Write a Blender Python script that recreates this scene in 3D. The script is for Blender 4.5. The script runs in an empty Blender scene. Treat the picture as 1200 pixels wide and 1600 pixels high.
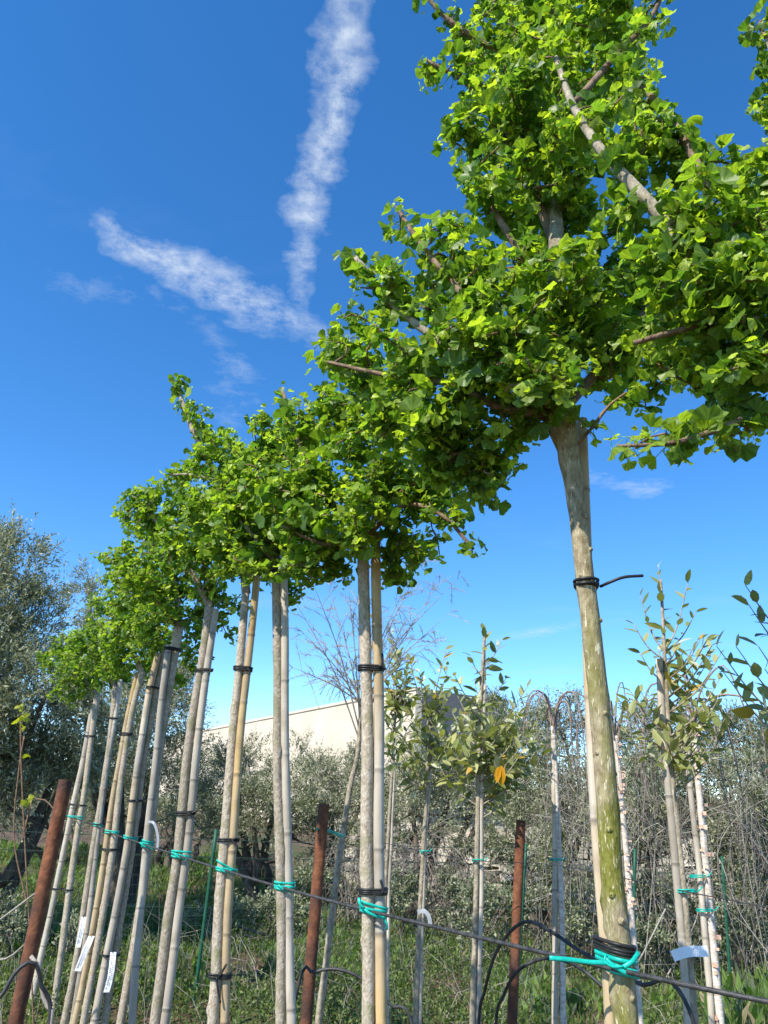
import bpy, math, random
import numpy as np
from mathutils import Vector, Matrix

# ------------------------------------------------------------------ camera
R = math.radians
EYE = np.array([0.0, 0.0, 1.6])
PITCH, ROLL, FPX = R(21.0), R(3.0), 1200.0
_f = np.array([0, math.cos(PITCH), math.sin(PITCH)])
_u0 = np.array([0, -math.sin(PITCH), math.cos(PITCH)])
_r0 = np.array([1.0, 0, 0])
_r = math.cos(ROLL) * _r0 + math.sin(ROLL) * _u0
_u = math.cos(ROLL) * _u0 - math.sin(ROLL) * _r0
scene = bpy.context.scene
col = scene.collection
cam_data = bpy.data.cameras.new('camera')
cam = bpy.data.objects.new('camera', cam_data)
col.objects.link(cam)
cam_data.sensor_fit = 'VERTICAL'
cam_data.sensor_height = 36
cam_data.lens = 36 * FPX / 1600
cam_data.clip_start = 0.05
cam_data.clip_end = 3000
cam.matrix_world = Matrix([[_r[0], _u[0], -_f[0], EYE[0]], [_r[1], _u[1], -_f[1], EYE[1]],
                           [_r[2], _u[2], -_f[2], EYE[2]], [0, 0, 0, 1]])
scene.camera = cam

# ------------------------------------------------------------------ light
SUN_EL, SUN_AZ = R(46), R(45)          # azimuth measured from behind the camera towards its left
SUN = np.array([-math.sin(SUN_AZ) * math.cos(SUN_EL), -math.cos(SUN_AZ) * math.cos(SUN_EL), math.sin(SUN_EL)])
sd = bpy.data.lights.new('sun', 'SUN'); sd.energy = 3.9; sd.angle = R(0.5); sd.color = (1.0, 0.95, 0.86)
so = bpy.data.objects.new('sun', sd); col.objects.link(so)
so.location = (-6, -6, 12)
so.rotation_euler = Vector(SUN).to_track_quat('Z', 'Y').to_euler()
scene.view_settings.view_transform = 'Standard'
scene.view_settings.look = 'None'
scene.view_settings.gamma = 1
scene.view_settings.use_curve_mapping = False
scene.view_settings.exposure = 0.95
scene.cycles.max_bounces = 5
scene.cycles.diffuse_bounces = 3
scene.cycles.glossy_bounces = 2
scene.cycles.transmission_bounces = 4
scene.cycles.transparent_max_bounces = 4

def ray(px, py):
    d = (px - 600) / FPX * _r - (py - 800) / FPX * _u + _f
    return d
def at(px, py, Y):
    """the point seen at a photo pixel on the vertical plane Y metres ahead"""
    d = ray(px, py)
    return EYE + d * (Y / d[1])
def mpp(px, py, Y):
    """metres per photo pixel there"""
    return float(np.dot(at(px, py, Y) - EYE, _f)) / FPX
def project(P):
    P = np.atleast_2d(P) - EYE
    z = P @ _f
    return 600 + FPX * (P @ _r) / z, 800 - FPX * (P @ _u) / z, z

# world: clear blue sky, old contrails on a cloud layer, thin low wisps
world = bpy.data.worlds.new('World'); scene.world = world; world.use_nodes = True
nt = world.node_tree; N = nt.nodes; L = nt.links
for n in list(N): N.remove(n)
def W(t, **kw):
    n = N.new(t)
    for k, v in kw.items(): setattr(n, k, v)
    return n
def wmath(op, a, b=None, c=None, clamp=False):
    n = W('ShaderNodeMath', operation=op, use_clamp=clamp)
    for i, v in enumerate((a, b, c)):
        if v is None: continue
        if isinstance(v, (int, float)): n.inputs[i].default_value = v
        else: L.new(v, n.inputs[i])
    return n.outputs[0]
def wvec(op, a, b=None, s=None):
    n = W('ShaderNodeVectorMath', operation=op)
    for i, v in enumerate((a, b)):
        if v is None: continue
        if isinstance(v, tuple): n.inputs[i].default_value = v
        else: L.new(v, n.inputs[i])
    if s is not None:
        if isinstance(s, (int, float)): n.inputs['Scale'].default_value = s
        else: L.new(s, n.inputs['Scale'])
    return n.outputs['Value'] if op in ('DOT_PRODUCT', 'LENGTH') else n.outputs[0]
def wnoise(vec, scale, detail=6, rough=.6):
    n = W('ShaderNodeTexNoise'); n.inputs['Scale'].default_value = scale
    n.inputs['Detail'].default_value = detail; n.inputs['Roughness'].default_value = rough
    L.new(vec, n.inputs['Vector']); return n
sky = W('ShaderNodeTexSky', sky_type='NISHITA')
sky.sun_disc = False; sky.sun_elevation = SUN_EL; sky.sun_rotation = math.atan2(SUN[0], SUN[1])
sky.air_density = 1.0; sky.dust_density = 0.0; sky.ozone_density = 2.5; sky.altitude = 2200
hs = W('ShaderNodeHueSaturation'); hs.inputs['Saturation'].default_value = 1.29
hs.inputs['Hue'].default_value = 0.501
L.new(sky.outputs[0], hs.inputs['Color'])
tc = W('ShaderNodeTexCoord')
sx = W('ShaderNodeSeparateXYZ'); L.new(tc.outputs['Generated'], sx.inputs[0])
dz = wmath('MAXIMUM', sx.outputs[2], 0.02)
cx = W('ShaderNodeCombineXYZ')
L.new(wmath('DIVIDE', sx.outputs[0], dz), cx.inputs[0]); L.new(wmath('DIVIDE', sx.outputs[1], dz), cx.inputs[1])
uv = cx.outputs[0]                                    # position on a flat cloud layer overhead
def cuv(px, py):
    d = ray(px, py); return np.array([d[0] / d[2], d[1] / d[2]])
def jitter(vec, scale, amp):
    n = wnoise(vec, scale, 2, .6)
    return wvec('ADD', vec, wvec('SCALE', wvec('SUBTRACT', n.outputs['Color'], (.5, .5, .5)), s=amp))
puv = jitter(jitter(uv, 5, .10), 22, .05)
def stroke(pts):
    """soft mask round a polyline given as (px, py, half width px, strength)"""
    out = None
    for (a, b) in zip(pts[:-1], pts[1:]):
        A, B = cuv(a[0], a[1]), cuv(b[0], b[1])
        def wu(p):
            q = cuv(p[0], p[1])
            return .5 * (np.linalg.norm(cuv(p[0] + p[2], p[1]) - q) + np.linalg.norm(cuv(p[0], p[1] - p[2]) - q))
        wa, wb = wu(a) * .8, wu(b) * .8
        D = B - A
        pa = wvec('SUBTRACT', puv, (A[0], A[1], 0))
        t = wmath('DIVIDE', wvec('DOT_PRODUCT', pa, (D[0], D[1], 0)), float(D @ D), clamp=True)
        off = wvec('SUBTRACT', pa, wvec('SCALE', (D[0], D[1], 0), s=t))
        w = wmath('MULTIPLY_ADD', t, wb - wa, wa)
        m = wmath('SUBTRACT', 1.0, wmath('DIVIDE', wvec('LENGTH', off), w), clamp=True)
        m = wmath('MULTIPLY', m, wmath('MULTIPLY_ADD', t, b[3] - a[3], a[3]))
        out = m if out is None else wmath('MAXIMUM', out, m)
    return out
trail = stroke([(548, -330, 88, .7), (545, -30, 78, .75), (534, 110, 68, .9), (508, 220, 60, .95), (482, 320, 44, .8), (468, 420, 36, .6), (464, 500, 36, .3)])
trail2 = stroke([(165, 345, 46, .5), (205, 378, 62, .9), (310, 428, 72, .9), (420, 492, 76, .8), (510, 525, 66, .4), (580, 555, 50, .1)])
faint = stroke([(60, 390, 60, .25), (120, 450, 75, .45), (240, 455, 60, .4), (330, 520, 60, .35), (372, 575, 60, .6), (360, 640, 50, .45), (345, 700, 40, .1)])
fine = wnoise(uv, 30, 9, .72).outputs['Fac']
mid = wnoise(uv, 9, 5, .6).outputs['Fac']
tex = wmath('ADD', wmath('MULTIPLY_ADD', fine, 1.9, -.35), wmath('MULTIPLY_ADD', mid, 2.0, -0.9))
wisp = wmath('MAXIMUM', stroke([(760, 1003, 16, .3), (830, 990, 22, .9), (910, 972, 18, .5), (990, 950, 14, .1)]), stroke([(850, 730, 30, .3), (930, 742, 34, .6), (1010, 768, 34, .8), (1060, 742, 26, .2)]))
m_all = wmath('MAXIMUM', wmath('MAXIMUM', trail, trail2), wmath('MULTIPLY', wmath('MAXIMUM', faint, wisp), .55))
dens = wmath('MULTIPLY', wmath('POWER', m_all, .95), wmath('MULTIPLY', tex, 1.12))
dens = wmath('MULTIPLY', wmath('MULTIPLY', wmath('SUBTRACT', dens, .12), 1.15, clamp=True), .82)
# thin cirrus, stretched, low in the sky
mp = W('ShaderNodeMapping'); mp.inputs['Scale'].default_value = (.55, .9, 1); mp.inputs['Rotation'].default_value = (0, 0, .35)
L.new(jitter(uv, 1.2, .6), mp.inputs['Vector'])
ci = wnoise(mp.outputs[0], 1.1, 8, .62).outputs['Fac']
ci = wmath('MULTIPLY', wmath('SUBTRACT', ci, .55), 2.2, clamp=True)
lowmask = wmath('SUBTRACT', 1.0, wmath('MULTIPLY', sx.outputs[2], 1.15), clamp=True)
ci = wmath('MULTIPLY', wmath('MULTIPLY', ci, lowmask), .55)
cloud = wmath('MAXIMUM', dens, ci, clamp=True)
mixc = W('ShaderNodeMixRGB'); L.new(cloud, mixc.inputs[0]); L.new(hs.outputs[0], mixc.inputs[1])
mixc.inputs[2].default_value = (2.7, 3.05, 3.5, 1)
bg = W('ShaderNodeBackground'); bg.inputs['Strength'].default_value = 0.15
L.new(mixc.outputs[0], bg.inputs['Color'])
wo = W('ShaderNodeOutputWorld'); L.new(bg.outputs[0], wo.inputs[0])

# ------------------------------------------------------------------ helpers
rng = np.random.default_rng(7)
random.seed(7)
def nrm(v):
    v = np.asarray(v, float)
    return v / np.maximum(np.linalg.norm(v, axis=-1, keepdims=True), 1e-9)

class MB:
    """collects polygons with a tint per vertex"""
    def __init__(s): s.v = []; s.f = []; s.t = []; s.n = 0
    def add(s, verts, faces, tint=(1, 1, 1)):
        verts = np.asarray(verts, float).reshape(-1, 3)
        tint = np.asarray(tint, float)
        if tint.ndim == 1: tint = np.tile(tint, (len(verts), 1))
        s.v.append(verts); s.t.append(tint)
        s.f.extend([[i + s.n for i in f] for f in faces]); s.n += len(verts)
        return s
    def mesh(s, name, mat, smooth=True, off=(0, 0, 0)):
        V = np.concatenate(s.v) - np.asarray(off)
        return raw_mesh(name, V, np.array([i for f in s.f for i in f], dtype=np.int32),
                        np.array([len(f) for f in s.f], dtype=np.int32), np.concatenate(s.t), mat, smooth)
def raw_mesh(name, V, loops, sizes, tint, mat, smooth=True):
    me = bpy.data.meshes.new(name)
    me.vertices.add(len(V)); me.vertices.foreach_set('co', np.ascontiguousarray(V, dtype=np.float32).ravel())
    me.loops.add(len(loops)); me.loops.foreach_set('vertex_index', loops.astype(np.int32))
    me.polygons.add(len(sizes))
    st = np.zeros(len(sizes), dtype=np.int32); st[1:] = np.cumsum(sizes)[:-1]
    me.polygons.foreach_set('loop_start', st); me.polygons.foreach_set('loop_total', sizes.astype(np.int32))
    me.polygons.foreach_set('use_smooth', np.full(len(sizes), smooth))
    a = me.color_attributes.new('tint', 'FLOAT_COLOR', 'POINT')
    c = np.ones((len(V), 4), dtype=np.float32); c[:, :3] = tint; a.data.foreach_set('color', c.ravel())
    me.update(calc_edges=True); me.validate()
    me.materials.append(mat)
    return me
def link(name, me, parent=None, loc=None):
    o = bpy.data.objects.new(name, me); col.objects.link(o)
    if parent is not None: o.parent = parent
    if loc is not None: o.location = loc
    return o
def tag(o, label=None, cat=None, group=None, kind=None):
    for k, v in (('label', label), ('category', cat), ('group', group), ('kind', kind)):
        if v: o[k] = v
    return o
def empty(name, loc):
    o = bpy.data.objects.new(name, None); col.objects.link(o); o.location = loc; o.empty_display_size = .1
    return o
def solo(name, mb, mat, label, cat, group=None, smooth=True, loc=None):
    """a thing that is one mesh, with its origin at its base"""
    V = np.concatenate(mb.v)
    if loc is None: loc = [V[:, 0].mean(), V[:, 1].mean(), V[:, 2].min()]
    o = link(name, mb.mesh(name, mat, smooth, loc), None, loc)
    return tag(o, label, cat, group)
def part(name, mb, mat, root, smooth=True, kind=None, label=None):
    o = link(name, mb.mesh(name, mat, smooth, root.location), root)
    if kind: o['kind'] = kind
    if label: o['label'] = label
    return o
def resample(P, step):
    P = np.asarray(P, float); d = np.r_[0, np.cumsum(np.linalg.norm(np.diff(P, axis=0), axis=1))]
    n = max(2, int(d[-1] / step) + 1); t = np.linspace(0, d[-1], n)
    return np.stack([np.interp(t, d, P[:, k]) for k in range(3)], 1), t / d[-1]
def smoothpath(P, step):
    """Catmull-Rom through the points"""
    P = np.asarray(P, float)
    if len(P) < 3: return resample(P, step)
    E = np.vstack([2 * P[0] - P[1], P, 2 * P[-1] - P[-2]]); out = []
    for i in range(1, len(E) - 2):
        for t in np.linspace(0, 1, 8, endpoint=False):
            a, b, c, d = E[i - 1], E[i], E[i + 1], E[i + 2]
            out.append(.5 * (2 * b + (c - a) * t + (2 * a - 5 * b + 4 * c - d) * t * t + (3 * b - a - 3 * c + d) * t ** 3))
    out.append(P[-1])
    return resample(np.array(out), step)
def frames(P):
    T = nrm(np.gradient(P, axis=0)); ref = np.array([0, 0, 1.]) if abs(T[0][2]) < .9 else np.array([1., 0, 0])
    U = np.zeros_like(P); u = nrm(ref - T[0] * (ref @ T[0]))
    for i in range(len(P)):
        u = nrm(u - T[i] * (u @ T[i])); U[i] = u
    return T, U, np.cross(T, U)
def tube(mb, P, rad, sides=6, tint=(1, 1, 1), cap=True, bump=None, flat=1.0):
    P = np.asarray(P, float); n = len(P)
    rad = np.broadcast_to(np.asarray(rad, float), (n,))
    T, U, B = frames(P)
    a = np.linspace(0, 2 * math.pi, sides, endpoint=False)
    rr = rad[:, None] * np.ones(sides) if bump is None else rad[:, None] * bump
    V = P[:, None] + rr[..., None] * (np.cos(a)[None, :, None] * U[:, None] + flat * np.sin(a)[None, :, None] * B[:, None])
    F = []
    for i in range(n - 1):
        for k in range(sides):
            k2 = (k + 1) % sides
            F.append([i * sides + k, i * sides + k2, (i + 1) * sides + k2, (i + 1) * sides + k])
    if cap: F.append(list(range(sides))[::-1]); F.append([(n - 1) * sides + k for k in range(sides)])
    tint = np.asarray(tint, float)
    if tint.ndim == 2: tint = np.repeat(tint, sides, axis=0)
    mb.add(V.reshape(-1, 3), F, tint)
    return mb
def scatter(templates, idx, pos, rot, scale, tint):
    """join many transformed copies of small templates; rot (N,3,3) has the axes as columns"""
    VV, LL, SS, TT = [], [], [], []; base = 0
    for k, (tv, tl, ts) in enumerate(templates):
        m = np.where(idx == k)[0]
        if len(m) == 0: continue
        V = np.einsum('nij,vj->nvi', rot[m], tv) * scale[m][:, None, None] + pos[m][:, None]
        nv = len(tv)
        LL.append((tl[None] + (np.arange(len(m)) * nv)[:, None] + base).ravel())
        SS.append(np.tile(ts, len(m))); VV.append(V.reshape(-1, 3)); TT.append((tint[m][:, None] * veins(tv)[None]).reshape(-1, 3))
        base += nv * len(m)
    return np.concatenate(VV), np.concatenate(LL), np.concatenate(SS), np.concatenate(TT)

# ------------------------------------------------------------------ materials
def material(name):
    m = bpy.data.materials.new(name); m.use_nodes = True
    t = m.node_tree; b = t.nodes['Principled BSDF']
    return m, t, b
def mnode(t, typ, **kw):
    n = t.nodes.new(typ)
    for k, v in kw.items():
        if k in n.inputs: n.inputs[k].default_value = v
        else: setattr(n, k, v)
    return n
def noise_mat(name, c1, c2, scale=20, rough=.8, bump=.3, bscale=None, stretch=(1, 1, 1), tinted=False, detail=6, c3=None, s3=3, lo=.35, hi=.65, spec=.3, metallic=0, lo3=.45, hi3=.6):
    m, t, b = material(name)
    tcn = mnode(t, 'ShaderNodeTexCoord'); mp = mnode(t, 'ShaderNodeMapping'); mp.inputs['Scale'].default_value = stretch
    t.links.new(tcn.outputs['Object'], mp.inputs['Vector'])
    n = mnode(t, 'ShaderNodeTexNoise'); n.inputs['Scale'].default_value = scale; n.inputs['Detail'].default_value = detail
    n.inputs['Roughness'].default_value = .65
    t.links.new(mp.outputs[0], n.inputs['Vector'])
    r = mnode(t, 'ShaderNodeValToRGB'); r.color_ramp.elements[0].position = lo; r.color_ramp.elements[1].position = hi
    r.color_ramp.elements[0].color = (*c1, 1); r.color_ramp.elements[1].color = (*c2, 1)
    t.links.new(n.outputs['Fac'], r.inputs[0]); out = r.outputs[0]
    if c3:
        n3 = mnode(t, 'ShaderNodeTexNoise'); n3.inputs['Scale'].default_value = s3; n3.inputs['Detail'].default_value = 5
        t.links.new(tcn.outputs['Object'], n3.inputs['Vector'])
        r3 = mnode(t, 'ShaderNodeValToRGB'); r3.color_ramp.elements[0].position = lo3; r3.color_ramp.elements[1].position = hi3
        t.links.new(n3.outputs['Fac'], r3.inputs[0])
        mx = mnode(t, 'ShaderNodeMixRGB'); t.links.new(r3.outputs[0], mx.inputs[0]); t.links.new(out, mx.inputs[1]); mx.inputs[2].default_value = (*c3, 1)
        out = mx.outputs[0]
    if tinted:
        at_ = mnode(t, 'ShaderNodeAttribute', attribute_name='tint')
        mx = mnode(t, 'ShaderNodeMixRGB', blend_type='MULTIPLY'); mx.inputs[0].default_value = 1
        t.links.new(out, mx.inputs[1]); t.links.new(at_.outputs['Color'], mx.inputs[2]); out = mx.outputs[0]
    t.links.new(out, b.inputs['Base Color'])
    b.inputs['Roughness'].default_value = rough; b.inputs['Specular IOR Level'].default_value = spec; b.inputs['Metallic'].default_value = metallic
    if bump:
        nb = mnode(t, 'ShaderNodeTexNoise'); nb.inputs['Scale'].default_value = bscale or scale * 2; nb.inputs['Detail'].default_value = 5
        t.links.new(mp.outputs[0], nb.inputs['Vector'])
        bp = mnode(t, 'ShaderNodeBump'); bp.inputs['Strength'].default_value = bump; bp.inputs['Distance'].default_value = .01
        t.links.new(nb.outputs['Fac'], bp.inputs['Height']); t.links.new(bp.outputs[0], b.inputs['Normal'])
    return m
def leaf_mat(name, trans=.45, rough=.45, tscale=(1.5, 1.7, .7), spec=.35, nscale=60):
    m, t, b = material(name)
    a = mnode(t, 'ShaderNodeAttribute', attribute_name='tint')
    tcn = mnode(t, 'ShaderNodeTexCoord')
    n = mnode(t, 'ShaderNodeTexNoise'); n.inputs['Scale'].default_value = nscale; n.inputs['Detail'].default_value = 3
    t.links.new(tcn.outputs['Object'], n.inputs['Vector'])
    mr = mnode(t, 'ShaderNodeMapRange'); mr.inputs['To Min'].default_value = .72; mr.inputs['To Max'].default_value = 1.28
    t.links.new(n.outputs['Fac'], mr.inputs['Value'])
    mul = mnode(t, 'ShaderNodeVectorMath', operation='SCALE'); t.links.new(a.outputs['Color'], mul.inputs[0]); t.links.new(mr.outputs[0], mul.inputs['Scale'])
    t.links.new(mul.outputs[0], b.inputs['Base Color'])
    b.inputs['Roughness'].default_value = rough; b.inputs['Specular IOR Level'].default_value = spec
    tr = mnode(t, 'ShaderNodeBsdfTranslucent')
    m2 = mnode(t, 'ShaderNodeVectorMath', operation='MULTIPLY'); t.links.new(mul.outputs[0], m2.inputs[0]); m2.inputs[1].default_value = tscale
    t.links.new(m2.outputs[0], tr.inputs['Color'])
    mx = mnode(t, 'ShaderNodeMixShader'); mx.inputs[0].default_value = trans
    t.links.new(b.outputs[0], mx.inputs[1]); t.links.new(tr.outputs[0], mx.inputs[2])
    t.links.new(mx.outputs[0], t.nodes['Material Output'].inputs['Surface'])
    return m
M = {}
M['ginkgo_leaf'] = leaf_mat('ginkgo_leaf', .5, .42, (1.72, 1.8, .65))
M['olive_leaf'] = leaf_mat('olive_leaf', .22, .5, (1.2, 1.3, .8), nscale=8)
M['broad_leaf'] = leaf_mat('broad_leaf', .3, .45, (1.5, 1.6, .6))
M['grass'] = leaf_mat('grass', .4, .6, (1.4, 1.5, .6), nscale=3)
def mossy_bark():
    m, t, b = material('bark_moss'); K = t.links.new
    tcn = mnode(t, 'ShaderNodeTexCoord')
    def ns(scale, st, det=5):
        mp = mnode(t, 'ShaderNodeMapping'); mp.inputs['Scale'].default_value = st; K(tcn.outputs['Object'], mp.inputs['Vector'])
        n = mnode(t, 'ShaderNodeTexNoise'); n.inputs['Scale'].default_value = scale; n.inputs['Detail'].default_value = det; n.inputs['Roughness'].default_value = .65
        K(mp.outputs[0], n.inputs['Vector']); return n.outputs['Fac']
    def ramp(f, lo, hi, c1=(0, 0, 0), c2=(1, 1, 1)):
        r = mnode(t, 'ShaderNodeValToRGB'); r.color_ramp.elements[0].position = lo; r.color_ramp.elements[1].position = hi
        r.color_ramp.elements[0].color = (*c1, 1); r.color_ramp.elements[1].color = (*c2, 1); K(f, r.inputs[0]); return r.outputs[0]
    def mix(f, a, c):
        x = mnode(t, 'ShaderNodeMixRGB'); K(f, x.inputs[0]); K(a, x.inputs[1])
        if isinstance(c, tuple): x.inputs[2].default_value = (*c, 1)
        else: K(c, x.inputs[2])
        return x.outputs[0]
    base = ramp(ns(90, (1, 1, .5)), .35, .68, (.20, .15, .085), (.46, .39, .25))
    moss = ramp(ns(120, (1, 1, .6)), .3, .7, (.10, .105, .012), (.24, .23, .05))
    big = ramp(ns(11, (1, 1, .45), 8), .42, .58)
    sp = mnode(t, 'ShaderNodeSeparateXYZ'); K(tcn.outputs['Object'], sp.inputs[0])
    mr = mnode(t, 'ShaderNodeMapRange'); mr.inputs['From Min'].default_value = 1.7; mr.inputs['From Max'].default_value = 2.1; mr.inputs['To Min'].default_value = 1; mr.inputs['To Max'].default_value = .12
    K(sp.outputs[2], mr.inputs['Value']); mm = mnode(t, 'ShaderNodeMath', operation='MULTIPLY'); K(big, mm.inputs[0]); K(mr.outputs[0], mm.inputs[1])
    c = mix(mm.outputs[0], base, moss)
    fl = ns(190, (1, 1, .2), 3); c = mix(ramp(fl, .60, .66), c, (.58, .52, .34))
    c = mix(ramp(ns(70, (1, 1, 1.6), 4), .68, .74), c, (.10, .075, .04))
    K(c, b.inputs['Base Color']); b.inputs['Roughness'].default_value = .85; b.inputs['Specular IOR Level'].default_value = .2
    bp = mnode(t, 'ShaderNodeBump'); bp.inputs['Strength'].default_value = .7; bp.inputs['Distance'].default_value = .004
    K(fl, bp.inputs['Height']); K(bp.outputs[0], b.inputs['Normal'])
    return m
M['bark_moss'] = mossy_bark()
M['bark_grey'] = noise_mat('bark_grey', (.27, .21, .14), (.52, .45, .35), 110, .85, .35, 180, (1, 1, .7), tinted=True, c3=(.25, .23, .12), s3=14, lo3=.52, hi3=.70)
M['twig'] = noise_mat('twig', (.13, .07, .04), (.26, .17, .10), 60, .8, .4, 90)
M['limb'] = noise_mat('limb', (.19, .155, .105), (.43, .37, .27), 45, .85, .7, 70, (1, 1, .6))
M['small_limb'] = noise_mat('small_limb', (.12, .07, .045), (.27, .19, .12), 45, .85, .7, 70, (1, 1, .6))
M['bamboo'] = noise_mat('bamboo', (.72, .70, .66), (1, 1, 1), 30, .5, .12, 90, (1, 1, .06), tinted=True, c3=(.60, .56, .50), s3=14, lo3=.5, hi3=.75)
M['rust'] = noise_mat('rust', (.10, .035, .018), (.26, .10, .045), 18, .8, .4, 60, c3=(.07, .035, .025), s3=5)
M['rubber'] = noise_mat('rubber', (.012, .012, .012), (.03, .03, .028), 40, .45, .1)
M['tape'] = noise_mat('tape', (.0, .34, .26), (.01, .48, .37), 40, .35, .1, spec=.5)
M['wire'] = noise_mat('wire', (.025, .025, .025), (.07, .07, .068), 60, .5, .2)
M['hose'] = noise_mat('hose', (.02, .02, .02), (.06, .06, .058), 20, .5, .1)
M['green_metal'] = noise_mat('green_metal', (.01, .07, .04), (.02, .11, .06), 30, .5, .1)
M['tag'] = noise_mat('tag', (.74, .75, .76), (.85, .85, .85), 10, .5, 0)
M['film'] = noise_mat('film', (.22, .24, .26), (.32, .34, .36), 10, .3, 0)
M['print'] = noise_mat('print', (.25, .25, .27), (.4, .4, .42), 40, .6, 0)
M['soil'] = noise_mat('soil', (.06, .040, .023), (.15, .098, .058), 2.2, .95, 1.0, 12, c3=(.06, .075, .02), s3=.5, lo3=.45, hi3=.65)
M['stone'] = noise_mat('stone', (.42, .38, .31), (.66, .61, .53), 6, .9, .6, 20, tinted=True)
M['plaster'] = noise_mat('plaster', (.58, .49, .37), (.66, .565, .44), .5, .9, .1, 30)
M['shaded_side_and_roof'] = noise_mat('shaded_side_and_roof', (.11, .11, .11), (.15, .15, .15), 1, .7, .1)  # dark grey with the side wall's shade put into the colour; roof shares it
M['olive_bark'] = noise_mat('olive_bark', (.05, .04, .03), (.16, .13, .10), 12, .9, .8, 25, (1, 1, .4))
M['dead_twig'] = noise_mat('dead_twig', (.22, .19, .155), (.42, .38, .32), 10, .9, 0, tinted=True)
M['pale_bark'] = noise_mat('pale_bark', (.42, .34, .27), (.72, .66, .58), 30, .8, .3, 50, (1, 1, 2.5), tinted=True)
M['peel'] = noise_mat('peel', (.50, .30, .20), (.74, .56, .44), 30, .8, .2)
M['pink_twig'] = noise_mat('pink_twig', (.17, .125, .10), (.32, .25, .21), 30, .7, 0)
M['mesh_wire'] = noise_mat('mesh_wire', (.02, .045, .03), (.05, .08, .06), 10, .6, 0)

# ------------------------------------------------------------------ ground
def ground_z(x, y):
    x = np.asarray(x, float); y = np.asarray(y, float)
    b = np.clip((y - 11.5) / 8, 0, 1); b = b * b * (3 - 2 * b)
    h = np.clip((y - 40) / 90, 0, 1)
    return 5.0 * h * h * (3 - 2 * h) + .5 * b + .05 * np.sin(x * 1.7 + 1) * np.sin(y * 1.3) + .03 * np.sin(x * 4.1 + y * 3.3)
gx = np.r_[-400, -150, -70, np.linspace(-35, 35, 160), 70, 150, 400]
gy = np.r_[-300, -80, -20, np.linspace(-6, 40, 130), 55, 70, 90, 110, 130, 200, 600]
GX, GY = np.meshgrid(gx, gy); GZ = ground_z(GX, GY) + rng.normal(0, .018, GX.shape)
nxg, nyg = len(gx), len(gy)
ii = np.arange(nxg * nyg).reshape(nyg, nxg)
quads = np.stack([ii[:-1, :-1], ii[:-1, 1:], ii[1:, 1:], ii[1:, :-1]], -1).reshape(-1, 4)
tag(link('ground', raw_mesh('ground', np.stack([GX, GY, GZ], -1).reshape(-1, 3), quads.ravel(), np.full(len(quads), 4), np.ones((nxg * nyg, 3)), M['soil'])), kind='structure')

# ------------------------------------------------------------------ building on the rise
def building():
    c = at(650, 1073, 31.0); l = at(318, 1143, 57.0); top = c[2]
    c2 = c[:2]; l2 = l[:2]; d1 = nrm(l2 - c2); d2 = np.array([-d1[1], d1[0]])
    if d2[1] < 0: d2 = -d2
    L1, L2 = np.linalg.norm(l2 - c2) + 12, 4.5
    root = empty('building', (c[0], c[1], 0.5)); tag(root, 'cream rendered building with a plain sloping-looking parapet wall on the rise', 'building')
    def slab(name, a, b, z0, z1, inward, th, mat):
        a = np.array(a); b = np.array(b); n = np.array(inward) * th
        q = [a, b, b + n, a + n]
        V = [(*p, z) for z in (z0, z1) for p in q]
        part(name, MB().add(V, [[0, 1, 2, 3][::-1], [4, 5, 6, 7], [0, 1, 5, 4], [1, 2, 6, 5], [2, 3, 7, 6], [3, 0, 4, 7]]), mat, root, False)
    e = c2 + d1 * L1; g = c2 + d2 * L2; h = e + d2 * L2
    slab('wall', c2, e, 0.2, top - .12, d2, .3, M['plaster'])
    slab('coping', c2 - d2 * .05 - d1 * .05, e - d2 * .05, top - .118, top, d2, .42, M['plaster'])
    slab('side_wall', c2 + d2 * .303, g, 0.2, top - .06, d1, .3, M['shaded_side_and_roof'])  # shaded face of the building, its shade painted as dark grey
    slab('back_wall', g + d1 * .303, h, .2, top - .12, -d2, .3, M['plaster'])
    slab('end_wall', e + d2 * .303 - d1 * .003, h - d2 * .303 - d1 * .003, .2, top - .12, -d1, .3, M['plaster'])
    V = [(*p, z) for z in (top - .9, top - .7) for p in (c2 + d1 * .31 + d2 * .31, e - d1 * .31 + d2 * .31, h - d1 * .31 - d2 * .31, g + d1 * .31 - d2 * .31)]
    part('roof', MB().add(V, [[0, 1, 2, 3][::-1], [4, 5, 6, 7], [0, 1, 5, 4], [1, 2, 6, 5], [2, 3, 7, 6], [3, 0, 4, 7]]), M['shaded_side_and_roof'], root, False)
building()

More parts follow.
